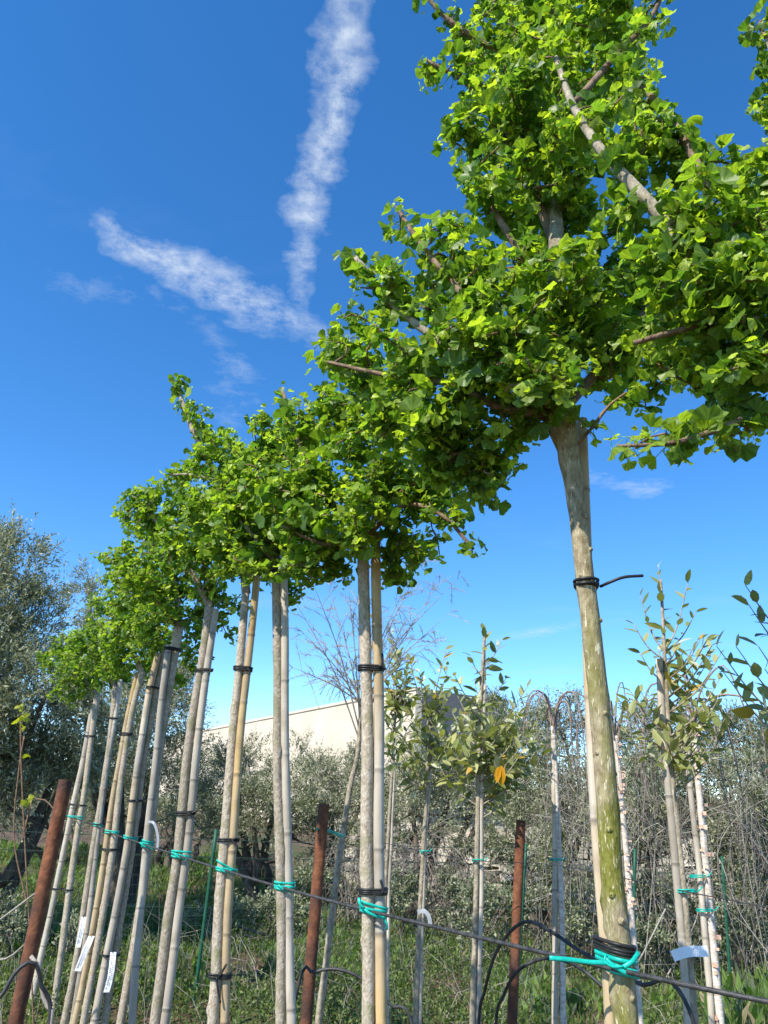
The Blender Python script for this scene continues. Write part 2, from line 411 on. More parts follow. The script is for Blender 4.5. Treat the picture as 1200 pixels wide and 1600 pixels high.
# ------------------------------------------------------------------ stone wall behind the scrub
def stone_wall():
    a = at(545, 1400, 15.6); b = at(1420, 1400, 13.4)
    a[2] = b[2] = 0; d = nrm(b - a); Lw = np.linalg.norm(b - a); nrmv = np.array([-d[1], d[0], 0])
    root = empty('stone_wall', a); tag(root, 'low pale dry stone wall half hidden behind the scrub', 'wall')
    protos = []
    for k in range(8):
        bx = np.array([[x, y, z] for x in (-.5, .5) for y in (-.5, .5) for z in (-.5, .5)]) * 1.0
        V = []
        for f_ in (bx,):
            V = f_ + rng.normal(0, .07, f_.shape)
        F = [[0, 1, 3, 2], [4, 6, 7, 5], [0, 4, 5, 1], [2, 3, 7, 6], [0, 2, 6, 4], [1, 5, 7, 3]]
        tt = rng.uniform(.75, 1.1)
        protos.append(MB().add(V, F, (tt, tt * .98, tt * .94)).mesh('stone', M['stone'], False))
    core = MB()
    P = [a + d * t for t in (0, Lw)]
    gz = .35
    V = [p + s * nrmv * .14 + np.array([0, 0, z]) for z in (-.2, .92 + gz) for p in P for s in (-1, 1)]
    part('core', core.add(V, [[0, 1, 3, 2][::-1], [4, 5, 7, 6], [0, 2, 6, 4], [1, 3, 7, 5], [0, 1, 5, 4], [2, 3, 7, 6]]), M['soil'], root, False)
    z = 0.0
    while z < .95 + gz:
        h = rng.uniform(.17, .27); x = rng.uniform(-.2, 0)
        while x < Lw:
            w = rng.uniform(.24, .52)
            o = link('stone', protos[rng.integers(8)], root)
            p = d * (x + w / 2) + nrmv * rng.normal(0, .02)
            o.location = (p[0], p[1], z + h / 2 + rng.normal(0, .01))
            o.rotation_euler = (rng.normal(0, .05), rng.normal(0, .05), math.atan2(d[1], d[0]) + rng.normal(0, .06))
            o.scale = (w * .97, .46, h * .95)
            x += w
        z += h
stone_wall()

# ------------------------------------------------------------------ foliage templates
TM = {}
def tmpl(V, F, tm=None):
    V = np.array(V, float)
    if tm is not None: TM[V.tobytes()] = np.array(tm, float)
    return V, np.array([i for f in F for i in f], dtype=np.int32), np.array([len(f) for f in F], dtype=np.int32)
def veins(tv):
    return TM.get(tv.tobytes(), np.ones(len(tv)))[:, None]
def ginkgo_template(n, two, seed, petiole=True):
    r = np.random.default_rng(seed)
    th = R(r.uniform(58, 92)); ang = np.linspace(-th, th, n)
    pl = r.uniform(.7, 1.15); bend = r.uniform(-.8, .4); cup = r.uniform(-.4, 1.1); droop = r.uniform(-.2, .5)
    ph, amp = r.uniform(0, 6.3), r.uniform(.05, .2); notch = r.uniform(.05, .4); side = r.uniform(-.25, .25)
    V, F = [], []
    pend = np.array([side * pl * .3, pl * .95, .1 * pl])
    if petiole:
        w = .028
        for p, q in ((np.zeros(3), w * 1.5), (np.array([side * pl * .1, pl * .5, .08 * pl]), w), (pend, w)):
            V += [p + (-q, 0, 0), p + (q, 0, 0), p + (0, 0, q * 1.6)]
        for s in (0, 3):
            F += [[s, s + 1, s + 4, s + 3], [s + 1, s + 2, s + 5, s + 4], [s + 2, s, s + 3, s + 5]]
    b = len(V)
    def pt(rho, a):
        x, y = rho * math.sin(a), rho * math.cos(a)
        z = cup * x * x * .6 - droop * rho * rho + amp * rho ** 2 * math.sin(5 * a + ph) + (.02 * rho * (1 if int(round(a / th * 20)) % 2 else -1) if n > 9 else 0)
        y2 = y * math.cos(bend) - z * math.sin(bend); z2 = y * math.sin(bend) + z * math.cos(bend)
        return pend + np.array([x, y2, z2])
    V.append(pend.copy())
    rad = [(1 - notch * math.exp(-(a / (.13 * th)) ** 2)) * (1 - .10 * (abs(a) / th) ** 3) * (1 + r.normal(0, .05)) for a in ang]
    if two:
        for a, q in zip(ang, rad): V.append(pt(.5 * q, a))
    for a, q in zip(ang, rad): V.append(pt(q, a))
    if two:
        for i in range(n - 1):
            F.append([b, b + 1 + i + 1, b + 1 + i]); F.append([b + 1 + i, b + 2 + i, b + 2 + n + i, b + 1 + n + i])
    else:
        for i in range(n - 1): F.append([b, b + 2 + i, b + 1 + i])
    tm = np.ones(len(V)); tm[:b] = 1.25
    ring = np.array([1.3 if i % 2 else .78 for i in range(n)])
    tm[b] = 1.3; tm[b + 1:b + 1 + n] = ring
    if two: tm[b + 1 + n:b + 1 + 2 * n] = ring * 1.04
    return tmpl(V, F, tm)
GK_HI = [ginkgo_template(11, True, 100 + k) for k in range(16)]
GK_LO = [ginkgo_template(8, False, 200 + k, petiole=(k % 2 == 0)) for k in range(12)]
def ovate_template(seed, wide=.42, fold=.25):
    r = np.random.default_rng(seed); cv = r.uniform(-.15, .45); fo = fold * r.uniform(.3, 1.6)
    ys = [0, .18, .5, .78, 1.0]; ws = [.02, .8 * wide / 2, wide / 2, .62 * wide / 2, 0]
    V, F = [], []
    for y, w in zip(ys, ws):
        z = -cv * y * y * .5
        V += [(-w, y, z + fo * w), (0, y, z), (w, y, z + fo * w)]
    for i in range(4):
        s = 3 * i; F += [[s, s + 1, s + 4, s + 3], [s + 1, s + 2, s + 5, s + 4]]
    return tmpl(V, F)
OV = [ovate_template(300 + k) for k in range(8)]
OLIVE = [tmpl([(-.02, 0, 0), (-.12, .5, .03), (0, 1, -.08 * k), (.12, .5, .03)], [[0, 1, 2, 3][::-1]]) for k in range(3)]
SMALL = [tmpl([(-.05, 0, 0), (-.26, .5, .06), (0, 1, -.1 * k), (.26, .5, .06)], [[0, 1, 2, 3][::-1]]) for k in range(3)]
def basis(ydir, zhint):
    y = nrm(ydir); z = nrm(zhint - (zhint * y).sum(-1, keepdims=True) * y); x = np.cross(y, z)
    return np.stack([x, y, z], -1)
def sprig_cloud(pos, dirs, length, nleaf, leaf, spread=.9, templ=OLIVE, tints=((.13, .16, .085), (.34, .37, .29)), bias=1.6):
    """shoots with leaves along them; returns scatter arrays and the shoot lines"""
    n = len(pos)
    t = np.tile(np.linspace(.12, 1, nleaf), (n, 1)) + rng.normal(0, .03, (n, nleaf))
    bendv = rng.normal(0, .25, (n, 3)); bendv[:, 2] -= .1
    d = dirs[:, None] + bendv[:, None] * t[..., None]
    P = pos[:, None] + dirs[:, None] * (t * length[:, None])[..., None] + bendv[:, None] * (.5 * t * t * length[:, None])[..., None]
    rv = rng.normal(0, 1, (n, nleaf, 3)); rv = nrm(rv - (rv * d).sum(-1, keepdims=True) * d / np.maximum((d * d).sum(-1, keepdims=True), 1e-6))
    ld = nrm(nrm(d) + spread * rv)
    ld = ld.reshape(-1, 3); P = P.reshape(-1, 3)
    zh = nrm(np.array([0, 0, 1.]) + rng.normal(0, .7, ld.shape))
    mix = rng.random(len(P))[:, None] ** bias
    ti = np.array(tints[0]) * (1 - mix) + np.array(tints[1]) * mix
    ti = ti * rng.uniform(.75, 1.25, (len(P), 1))
    sc = leaf * 1.14 * rng.uniform(.6, 1.15, len(P))
    return scatter(templ, rng.integers(0, len(templ), len(P)), P, basis(ld, zh), sc, ti)
def in_ball(n, power=.55):
    v = nrm(rng.normal(0, 1, (n, 3))); return v * (rng.random(n) ** power)[:, None]

# ------------------------------------------------------------------ olives and scrub
def olive(label, base, blobs, per, leaf, nleaf=13, shoot=.28, trunks=3, tr=.07, name='olive_tree', cat='olive tree', group='olives along the back', templ=OLIVE, tints=((.145, .16, .075), (.50, .50, .34)), mat='olive_leaf', bias=1.6, deadwood=0):
    base = np.array([base[0], base[1], float(ground_z(base[0], base[1])) - .05])
    root = empty(name, base); tag(root, label, cat, group)
    tk = MB(); pos, dirs = [], []
    tops = [np.array(b[0]) for b in blobs]
    for k in range(trunks):
        p0 = base + np.array([rng.normal(0, .12), rng.normal(0, .12), 0])
        for q in [tops[j] for j in range(len(tops)) if j % trunks == k]:
            mid = p0 * .5 + q * .5 + rng.normal(0, .15, 3); mid[2] -= .1
            P, t = smoothpath([p0, p0 * .75 + q * .25 + rng.normal(0, .06, 3), mid, q], .12)
            tube(tk, P, tr * (1 - .8 * t), 6)
            for _ in range(5):
                i = rng.integers(len(P) // 2, len(P)); e = P[i] + nrm(rng.normal(0, 1, 3)) * rng.uniform(.25, .6)
                tube(tk, np.array([P[i], (P[i] + e) / 2 + rng.normal(0, .04, 3), e]), [tr * .22, tr * .15, .004], 4)
    part('trunk', tk, M['olive_bark'], root)
    for (c, rad) in blobs:
        rad = np.array(rad); n = int(per * 3.3 * rad[0] * rad[2] / .36)
        # small clumps inside each blob give an uneven outline
        nc = max(5, n // 26); cc = in_ball(nc, .45) * rad * 1.0
        own = rng.integers(0, nc, n)
        q = cc[own] + in_ball(n, .5) * rad * .27
        pos.append(np.array(c) + q)
        dd = nrm(q / rad + rng.normal(0, .45, (n, 3)) + np.array([0, 0, .45])); dirs.append(dd)
    pos = np.concatenate(pos); dirs = np.concatenate(dirs)
    V, Lp, S, T = sprig_cloud(pos, dirs, shoot * rng.uniform(.5, 1.3, len(pos)), nleaf, leaf, templ=templ, tints=tints, bias=bias)
    o = link('crown', raw_mesh('crown', V - base, Lp, S, T, M[mat], False), root); o['kind'] = 'stuff'
    tw = MB()
    for p, d_ in list(zip(pos, dirs))[::14]:
        tube(tw, np.array([p - d_ * .12, p, p + d_ * shoot * .8]), [.006, .004, .002], 3, rng.uniform(.5, .9) * np.ones(3), cap=False)
    if tw.n: part('twigs', tw, M['dead_twig'], root, kind='stuff')
    return root
def blob(px, py, Y, rx, ry=None, rd=None):
    s = mpp(px, py, Y); return (at(px, py, Y), (rx * s, (rd or rx) * s, (ry or rx) * s))
b_ = at(-40, 1300, 9.2)
olive('large silvery olive tree at the left edge, tallest of the olives', b_,
      [blob(-75, 910, 9.2, 100), blob(0, 905, 9.0, 62, 85), blob(40, 985, 8.9, 60, 70), blob(-20, 1050, 8.6, 110), blob(70, 1090, 8.7, 80), blob(-130, 1050, 9.2, 120), blob(20, 1170, 8.9, 90, 60), blob(110, 1150, 9.3, 75, 60), blob(-80, 1190, 9.0, 90, 60), blob(-10, 1238, 8.8, 90, 38), blob(95, 1228, 9.3, 70, 34)],
      230, .062, 14, .30, 4, .11)
b_ = at(190, 1300, 12.0)
olive('olive tree behind the far end of the ginkgo row', b_,
      [blob(138, 925, 12.4, 26, 40), blob(150, 1010, 12.2, 60, 55), blob(190, 1100, 11.8, 90, 70), blob(262, 1120, 12.4, 62, 75), blob(230, 1190, 11.8, 90, 50), blob(130, 1200, 12.0, 80, 50), blob(275, 1070, 12.8, 26, 40)],
      200, .06, 12, .28, 3, .09)
b_ = at(400, 1370, 13.0)
olive('low olive with dark twisted trunk between fourth and second ginkgo from the right', b_,
      [blob(370, 1215, 13.4, 68, 55), blob(440, 1225, 13.0, 75, 60), blob(395, 1275, 12.6, 80, 45), blob(470, 1270, 12.8, 55, 45), blob(330, 1270, 13.0, 60, 45)],
      190, .055, 12, .24, 4, .10, bias=1.9)
b_ = at(520, 1370, 13.4)
olive('bushy olive in front of the cream wall, behind the second ginkgo', b_,
      [blob(520, 1225, 13.8, 60, 55), blob(575, 1235, 13.4, 60, 60), blob(545, 1285, 13.2, 70, 40), blob(500, 1300, 13.2, 45, 40)],
      190, .055, 12, .24, 3, .08, bias=1.9)
b_ = at(660, 1370, 12.6)
olive('olive bush behind the slender leafy saplings', b_,
      [blob(640, 1220, 12.8, 65, 60), blob(710, 1225, 12.8, 70, 60), blob(670, 1270, 12.4, 80, 40), blob(775, 1210, 12.6, 60, 75), blob(730, 1165, 13, 50, 40), blob(790, 1140, 13, 45, 40)],
      190, .055, 12, .24, 3, .08, bias=1.9)
b_ = at(850, 1380, 11.6)
olive('tall olive bush behind the rusty post on the right', b_,
      [blob(835, 1160, 12.2, 62, 50), blob(880, 1135, 12.2, 55, 50), blob(850, 1225, 11.8, 90, 60), blob(900, 1260, 11.4, 80, 60), blob(800, 1290, 11.4, 60, 40)],
      185, .058, 12, .26, 3, .08, bias=1.9)
b_ = at(990, 1400, 10.8)
olive('olive thicket behind the mossy ginkgo trunk', b_,
      [blob(960, 1150, 11.4, 60, 50), blob(1030, 1165, 11.2, 65, 50), blob(970, 1230, 10.8, 80, 60), blob(1050, 1260, 10.6, 85, 60), blob(960, 1330, 10.2, 70, 50), blob(890, 1350, 10.4, 60, 50), blob(1000, 1290, 9.4, 60, 50), blob(1010, 1200, 9.6, 60, 50)],
      180, .058, 12, .26, 3, .07, bias=2.0)
b_ = at(1160, 1400, 10.0)
olive('olive thicket at the right edge of the scrub', b_,
      [blob(1110, 1170, 10.8, 60, 48), blob(1190, 1165, 10.4, 70, 55), blob(1140, 1240, 10.2, 80, 55), blob(1230, 1260, 10.0, 80, 70), blob(1100, 1335, 9.8, 70, 45), blob(1190, 1340, 9.6, 70, 45), blob(1290, 1190, 10.2, 80, 70), blob(1160, 1290, 8.9, 60, 60), blob(1180, 1200, 9.2, 60, 50)],
      180, .058, 12, .26, 3, .07, bias=2.0)
b_ = at(80, 1340, 16.0)
olive('distant olive low behind the leaning rusty post', b_, [blob(40, 1225, 16, 70, 45), blob(130, 1235, 16.5, 70, 40), blob(90, 1265, 15.5, 80, 30)], 150, .06, 10, .26, 3, .08, bias=1.9)
b_ = at(265, 1340, 16.0)
olive('distant olive behind the middle of the ginkgo row', b_, [blob(230, 1235, 16, 60, 40), blob(300, 1225, 16.5, 55, 50), blob(270, 1270, 15.5, 75, 28), blob(340, 1265, 16, 50, 35)], 150, .06, 10, .26, 3, .08, bias=1.9)
GREY = ((.15, .175, .08), (.36, .37, .25))
for lab, px, Y, bl in (
        ('low leafy bramble under the tall olive bush', 800, 10.0, [(790, 1400, 9.9, 55, 30), (860, 1420, 9.6, 60, 40), (735, 1430, 9.8, 45, 26)]),
        ('dark green bush under the olive thicket, right of the mossy trunk', 1030, 9.4, [(1020, 1400, 9.4, 60, 40), (1090, 1440, 9.0, 60, 45), (1000, 1480, 8.8, 50, 40)]),
        ('grey green bush at the lower right edge', 1180, 9.0, [(1170, 1410, 9.0, 60, 40), (1240, 1430, 9.0, 60, 50), (1150, 1470, 8.6, 40, 30)]),
        ('low grey bush beneath the dark olive trunk', 420, 10.4, [(420, 1430, 10.4, 55, 30), (350, 1440, 10.2, 50, 26), (480, 1390, 11.0, 45, 26)]),
        ('silvery low bush by the fence left of the ginkgo row', 20, 8.2, [(30, 1440, 8.2, 55, 35), (-40, 1460, 8.2, 70, 50), (110, 1480, 8.0, 40, 22)]),
        ('small grey bush between second ginkgo and the saplings', 640, 10.8, [(620, 1390, 10.8, 48, 34), (690, 1400, 11.2, 45, 22)]),
        ('brush heaped along the stone wall left of the right rusty post', 760, 11.4, [(770, 1330, 12.0, 45, 26), (840, 1335, 11.6, 55, 35), (600, 1320, 12.6, 40, 30)])):
    bb = at(px, 1480, Y)
    olive(lab, bb, [blob(*q) for q in bl], 240, .045, 9, .18, 3, .03, 'low_bush', 'bush', 'low bushes along the fence', SMALL, GREY, 'olive_leaf', 1.5)

# grey leafless thickets hanging through the scrub
def thicket(label, base_px, Y, cx_, cy_, rx, ry, n):
    bb = at(base_px, 1400, Y); bb[2] = float(ground_z(bb[0], bb[1])) - .03
    root = empty('dry_thicket', bb); tag(root, label, 'dry bush', 'dry thickets in the scrub')
    mb = MB(); s = mpp(cx_, cy_, Y); c = at(cx_, cy_, Y)
    for k in range(n):
        p0 = bb + np.array([rng.normal(0, .25), rng.normal(0, .2), 0])
        e = c + in_ball(1, .5)[0] * np.array([rx * s, rx * s * .8, ry * s])
        m = p0 * .45 + e * .55 + rng.normal(0, .18, 3); m[2] += .25
        e2 = e + np.array([rng.normal(0, .22), rng.normal(0, .2), -rng.uniform(.05, .5)])
        tn = np.ones(3) * rng.uniform(.5, 1.15)
        P, t = smoothpath([p0, m, e, e2], .14)
        tube(mb, P, .007 * (1 - .75 * t) + .0012, 3, tn, cap=False)
        for _ in range(5):
            i = rng.integers(len(P) // 3, len(P)); d_ = rng.normal(0, .22, 3); d_[2] -= .12
            tube(mb, np.array([P[i], P[i] + d_ * .6 + rng.normal(0, .03, 3), P[i] + d_ * 1.4]), [.003, .0024, .0012], 3, tn, cap=False)
    part('twigs', mb, M['dead_twig'], root, kind='stuff')
thicket('grey leafless thicket right of the mossy ginkgo trunk', 1010, 8.8, 1010, 1250, 90, 110, 22)
thicket('grey leafless thicket at the right edge', 1170, 8.4, 1165, 1250, 90, 110, 24)
thicket('grey leafless thicket left of the mossy ginkgo trunk', 880, 9.6, 880, 1240, 70, 100, 18)
thicket('dry brush in front of the stone wall', 720, 11.6, 720, 1330, 110, 60, 40)
thicket('dry brush behind the tamarisk sapling', 560, 12.0, 580, 1330, 90, 60, 55)

# ------------------------------------------------------------------ grass and weeds (one mass)
def grass():
    pos, h = [], []
    def patch(px0, px1, Y0, Y1, n, hh):
        y = rng.uniform(Y0, Y1, n); px = rng.uniform(px0, px1, n)
        x = np.array([at(a, 1450, b)[0] for a, b in zip(px, y)])
        nz = np.sin(x * 2.3 + 1.7 * y) * np.sin(x * 1.1 - 2.1 * y + 2) + rng.normal(0, .45, n)
        k = nz > -.5
        pos.append(np.stack([x[k], y[k], ground_z(x[k], y[k])], 1)); h.append(hh * rng.uniform(.4, 1.3, k.sum()))
    patch(-260, 360, 7.4, 18, 44000, .17)
    patch(360, 900, 9.6, 16, 20000, .16)
    patch(420, 640, 8.4, 10.5, 9000, .16)
    patch(760, 1300, 7.0, 10, 14000, .16)
    patch(1120, 1330, 5.8, 7.6, 4500, .42)
    patch(-300, 1400, 5, 10, 16000, .10)
    P = np.concatenate(pos); H = np.concatenate(h); n = len(P)
    d = nrm(np.stack([rng.normal(0, .35, n), rng.normal(0, .35, n), np.ones(n)], 1))
    tb = [tmpl([(-.028, 0, 0), (.028, 0, 0), (.018, .55, -.05), (-.018, .55, -.05), (0, 1, -.3)], [[0, 1, 2, 3], [3, 2, 4]]),
          tmpl([(-.01, 0, 0), (.01, 0, 0), (.11, .6, .05), (-.11, .6, .05), (0, 1, -.2)], [[0, 1, 2, 3], [3, 2, 4]])]
    mix = rng.random((n, 1)); ti = np.array([.06, .135, .02]) * (1 - mix) + np.array([.20, .29, .06]) * mix
    dry = rng.random(n) < .14; ti[dry] = np.array([.30, .25, .14]) * rng.uniform(.6, 1.1, (dry.sum(), 1))
    gre = rng.random(n) < .2; ti[gre] = np.array([.13, .16, .10])
    V, Lp, S, T = scatter(tb, (rng.random(n) > .7).astype(int), P, basis(d, nrm(rng.normal(0, 1, (n, 3)))), H, ti)
    tag(link('grass', raw_mesh('grass', V, Lp, S, T, M['grass'], False)), 'rough green grass and weeds on the soil under the trees', 'grass', kind='stuff')
grass()

def undergrowth():
    n = 15000; y = rng.uniform(6.2, 13.5, n); px = rng.uniform(-200, 1350, n); x = np.array([at(a, 1450, b)[0] for a, b in zip(px, y)])
    k = np.sin(x * 1.3 + .7 * y) * np.sin(x * .7 - 1.3 * y + 1) + rng.normal(0, .4, n) > -.15; x, y = x[k], y[k]; n = len(x)
    P = np.stack([x, y, ground_z(x, y)], 1); d = nrm(np.stack([rng.normal(0, .5, n), rng.normal(0, .5, n), np.ones(n)], 1))
    V, Lp, S, T = sprig_cloud(P, d, rng.uniform(.08, .34, n), 9, .034, templ=SMALL, tints=((.05, .085, .022), (.22, .27, .09)), bias=1.3)
    tag(link('weeds', raw_mesh('weeds', V, Lp, S, T, M['grass'], False)), 'tangled low leafy weeds over the soil behind the row', 'weeds', kind='stuff')
    mb = MB()
    for _ in range(1100):
        b = rng.uniform(6.0, 12.5); q = at(rng.uniform(-200, 1350), 1450, b); q[2] = float(ground_z(q[0], q[1])); h = rng.uniform(.15, .65); l = rng.normal(0, .22, 2)
        tube(mb, np.array([q, q + (l[0] * .4, l[1] * .4, h * .6), q + (l[0], l[1], h * rng.uniform(.7, 1.0))]), [.003, .0022, .001], 3, np.ones(3) * rng.uniform(.5, 1.2), cap=False)
    tag(link('dry_stalks', mb.mesh('dry_stalks', M['dead_twig'])), 'thin dry stalks standing among the weeds', 'dry stalks', kind='stuff')
    n = 5000; y = rng.uniform(6, 12, n); px = rng.uniform(-200, 1350, n); x = np.array([at(a, 1450, b)[0] for a, b in zip(px, y)])
    cl = [tmpl(np.array([(1, 0, -.3), (-.5, .87, -.3), (-.5, -.87, -.3), (.3, .1, .7), (-.4, .2, .6)]) * rng.uniform(.7, 1.2, (5, 3)), [[0, 1, 4, 3], [1, 2, 4], [2, 0, 3, 4]]) for _ in range(5)]
    V, Lp, S, T = scatter(cl, rng.integers(0, 5, n), np.stack([x, y, ground_z(x, y)], 1), basis(nrm(rng.normal(0, 1, (n, 3)) * (1, 1, .2)), np.tile([0, 0, 1.], (n, 1))), .012 + .035 * rng.random(n) ** 3, np.ones((n, 3)))
    tag(link('soil_clods', raw_mesh('soil_clods', V, Lp, S, T, M['soil'], False)), 'brown clods and small stones on the bare soil', 'soil', kind='stuff')
undergrowth()

# ------------------------------------------------------------------ wire mesh fence with green stakes
def fence():
    line = [at(-260, 1500, 6.8), at(335, 1500, 7.4), at(820, 1500, 8.6), at(990, 1500, 8.6), at(1130, 1500, 8.4), at(1400, 1500, 8.2)]
    for p in line: p[2] = 0
    root = empty('mesh_fence', line[0]); tag(root, 'fine dark green wire mesh fence behind the young trees', 'fence')
    P, _ = resample(line, .07); mb = MB(); top = 1.12
    for p in P:
        g = float(ground_z(p[0], p[1])); tube(mb, np.array([p + (0, 0, g), p + (0, 0, top)]), .0013, 3, cap=False)
    Q, _ = resample(line, .6)
    for z in np.arange(.06, top, .075): tube(mb, Q + np.array([0, 0, z]), .0013, 3, cap=False)
    for z in (top, top - .4, top + .14): tube(mb, Q + np.array([0, 0, z]), .0028, 4, cap=False)
    part('mesh', mb, M['mesh_wire'], root, kind='stuff')
    for (px0, py0, px1, py1, Y) in ((338, 1296, 300, 1590, 7.35), (822, 1318, 808, 1560, 8.56), (992, 1326, 990, 1470, 8.56), (1128, 1338, 1140, 1510, 8.36)):
        a, b = at(px0, py0, Y), at(px1, py1, Y); d = b - a; b = a + d * ((a[2] + .1) / -d[2])
        Pp, t = resample([b, a], .2)
        part('stake', tube(MB(), Pp, .016, 8), M['green_metal'], root)
fence()

# ------------------------------------------------------------------ rusty posts
def post(label, pts, Y, r):
    P = [at(x, y, Y) for x, y in pts]; d = P[-1] - P[-2]; P.append(P[-1] + d * ((P[-1][2] + .05) / -d[2]))
    P, t = resample(P[::-1], .05)
    mb = MB(); n = len(P); tube(mb, P, r * (1 + rng.normal(0, .012, n)), 14, cap=False)
    top = P[-1]; ax = nrm(P[-1] - P[-2])
    tube(mb, np.array([top, top + ax * .002, top - ax * .06]), [r * 1.0, r * .86, r * .82], 14, cap=True)
    return solo('rusty_post', mb, M['rust'], label, 'post', 'rusty pipe posts', loc=P[0])
post('leaning rusty pipe post at the far left end of the row', [(103, 1219), (24, 1600)], 3.6, .0295)
post('rusty pipe post tied to the tamarisk sapling, middle of the three', [(506, 1257), (478, 1600)], 4.4, .030)
post('rusty pipe post right of the slender saplings, nearest the mossy trunk', [(814, 1282), (800, 1600)], 4.6, .0265)

# ------------------------------------------------------------------ ginkgo row
TAN, YEL, GRY, WHT = (.55, .42, .25), (.60, .42, .19), (.43, .38, .31), (.60, .53, .43)
# Y, trunk pixels, trunk half width px (bottom, top), cane pixels, cane half width, cane colours, cane Y offset
ROW = {
 1: dict(Y=1.5, tr=[(979, 1600), (972, 1500), (957, 1380), (948, 1240), (935, 1080), (922, 960), (912, 880), (900, 780), (887, 700), (872, 645)], hw=[19, 18.2, 17.5, 16.8, 16, 15, 14.3, 14, 16.5, 27],
         cane=[(953, 1600), (946, 1500), (935, 1380), (927, 1240), (920, 1080), (916, 960), (917, 880), (916, 760), (913, 655)], cw=11, cc=[TAN, (.6, .47, .29), WHT, TAN, TAN], cy=.034),
 2: dict(Y=2.25, tr=[(575, 1600), (575, 1450), (572, 1300), (574, 1150), (570, 1000), (566, 845)], hw=[10.5, 10, 9.5, 9.5, 9, 9], cane=[(597, 1600), (594, 1450), (591, 1250), (589, 1050), (587, 835)], cw=9.5, cc=[WHT, GRY, WHT, TAN, YEL], cy=0),
 3: dict(Y=2.57, tr=[(438, 1600), (439, 1400), (434, 1200), (434, 1050), (431, 885)], hw=[8, 8, 7.5, 7, 7], cane=[(456, 1600), (452, 1400), (447, 1200), (444, 1050), (441, 872)], cw=7.5, cc=[WHT, WHT, YEL, WHT, WHT], cy=0),
 4: dict(Y=2.9, tr=[(333, 1600), (341, 1440), (352, 1300), (362, 1160), (374, 1040), (384, 925)], hw=[9, 8.5, 8, 7, 6.5, 6], cane=[(349, 1600), (357, 1420), (366, 1300), (376, 1160), (388, 1020), (401, 893)], cw=7, cc=[TAN, TAN, YEL, TAN, YEL], cy=0),
 5: dict(Y=3.45, tr=[(242, 1600), (263, 1430), (278, 1330), (291, 1190), (306, 1090), (318, 1020), (328, 950)], hw=[8.5, 8, 7.5, 7, 6.5, 6.5, 8], cane=[(258, 1600), (276, 1440), (291, 1330), (304, 1200), (319, 1090), (337, 952)], cw=7, cc=[GRY, GRY, GRY, WHT, GRY], cy=0),
 6: dict(Y=4.0, tr=[(188, 1600), (214, 1450), (233, 1320), (252, 1150), (267, 1060), (280, 980)], hw=[6.5, 6.5, 6.5, 6.5, 6.5, 8], cane=[(207, 1600), (222, 1400), (234, 1260), (249, 1120), (264, 1008)], cw=6, cc=[GRY, GRY, WHT, GRY, GRY], cy=-.03),
 7: dict(Y=4.6, tr=[(163, 1600), (186, 1450), (207, 1320), (224, 1190), (242, 1090), (256, 1020)], hw=[6, 6, 6, 5.5, 5.5, 5.5], cane=[(147, 1600), (176, 1450), (200, 1310), (215, 1190), (234, 1080), (248, 1020)], cw=6, cc=[WHT, TAN, GRY, WHT, TAN], cy=-.04),
 8: dict(Y=5.2, tr=[(130, 1600), (150, 1490), (176, 1330), (190, 1210), (207, 1110), (223, 1050)], hw=[5.5, 5.5, 5.5, 5, 5, 5], cane=[(115, 1600), (140, 1480), (168, 1310), (178, 1240), (195, 1140), (213, 1052)], cw=4.8, cc=[TAN, WHT, TAN, YEL, YEL], cy=0),
 9: dict(Y=6.0, tr=[(100, 1600), (121, 1490), (145, 1330), (155, 1270), (170, 1170), (181, 1072)], hw=[5.5, 5.2, 5, 4.7, 4.5, 4.5], cane=[(113, 1600), (132, 1480), (154, 1300), (163, 1230), (175, 1150), (187, 1062)], cw=4.5, cc=[GRY, GRY, GRY, WHT, WHT], cy=0),
 10: dict(Y=6.9, tr=[(80, 1600), (103, 1430), (120, 1310), (132, 1240), (142, 1160), (153, 1085)], hw=[5, 5, 4.8, 4.5, 4.2, 5], cane=[(43, 1600), (72, 1460), (108, 1285), (128, 1200), (145, 1105)], cw=4.6, cc=[WHT, WHT, GRY, WHT, GRY], cy=0),
}
# crown of the tree whose stem stands just outside the right edge
ROW[0] = dict(Y=1.28, tr=[(1345, 1600), (1330, 1400), (1310, 1150), (1290, 900), (1262, 720), (1243, 640), (1225, 575)], hw=[27, 26, 24, 22, 21, 24, 30],
              cane=[(1378, 1600), (1362, 1400), (1335, 1150), (1312, 900), (1290, 720), (1270, 600)], cw=13, cc=[TAN, WHT, TAN, TAN, YEL], cy=.03)
GLAB = {
 0: 'nearest ginkgo, its stem outside the right edge, leafy limbs reaching in from the right',
 1: 'ginkgo with thick green mossy trunk and cane, nearest whole tree of the row',
 2: 'second ginkgo left of the mossy one, straight pale trunk beside a pale cane',
 3: 'ginkgo with slim pale trunk and pale cane, just left of the middle rusty post',
 4: 'ginkgo with grey trunk beside a golden tan cane, right of the thin green stake',
 5: 'ginkgo with grey trunk and grey cane, just left of the thin green stake',
 6: 'ginkgo carrying a curled white label strip at its green tie',
 7: 'ginkgo with the lowest hanging white label, left of the curled label',
 8: 'ginkgo with yellow cane and the middle one of the hanging white labels',
 9: 'ginkgo with the highest hanging white label, next to the last tree',
 10: 'last ginkgo at the far left end of the row, beside the leaning rusty post'}
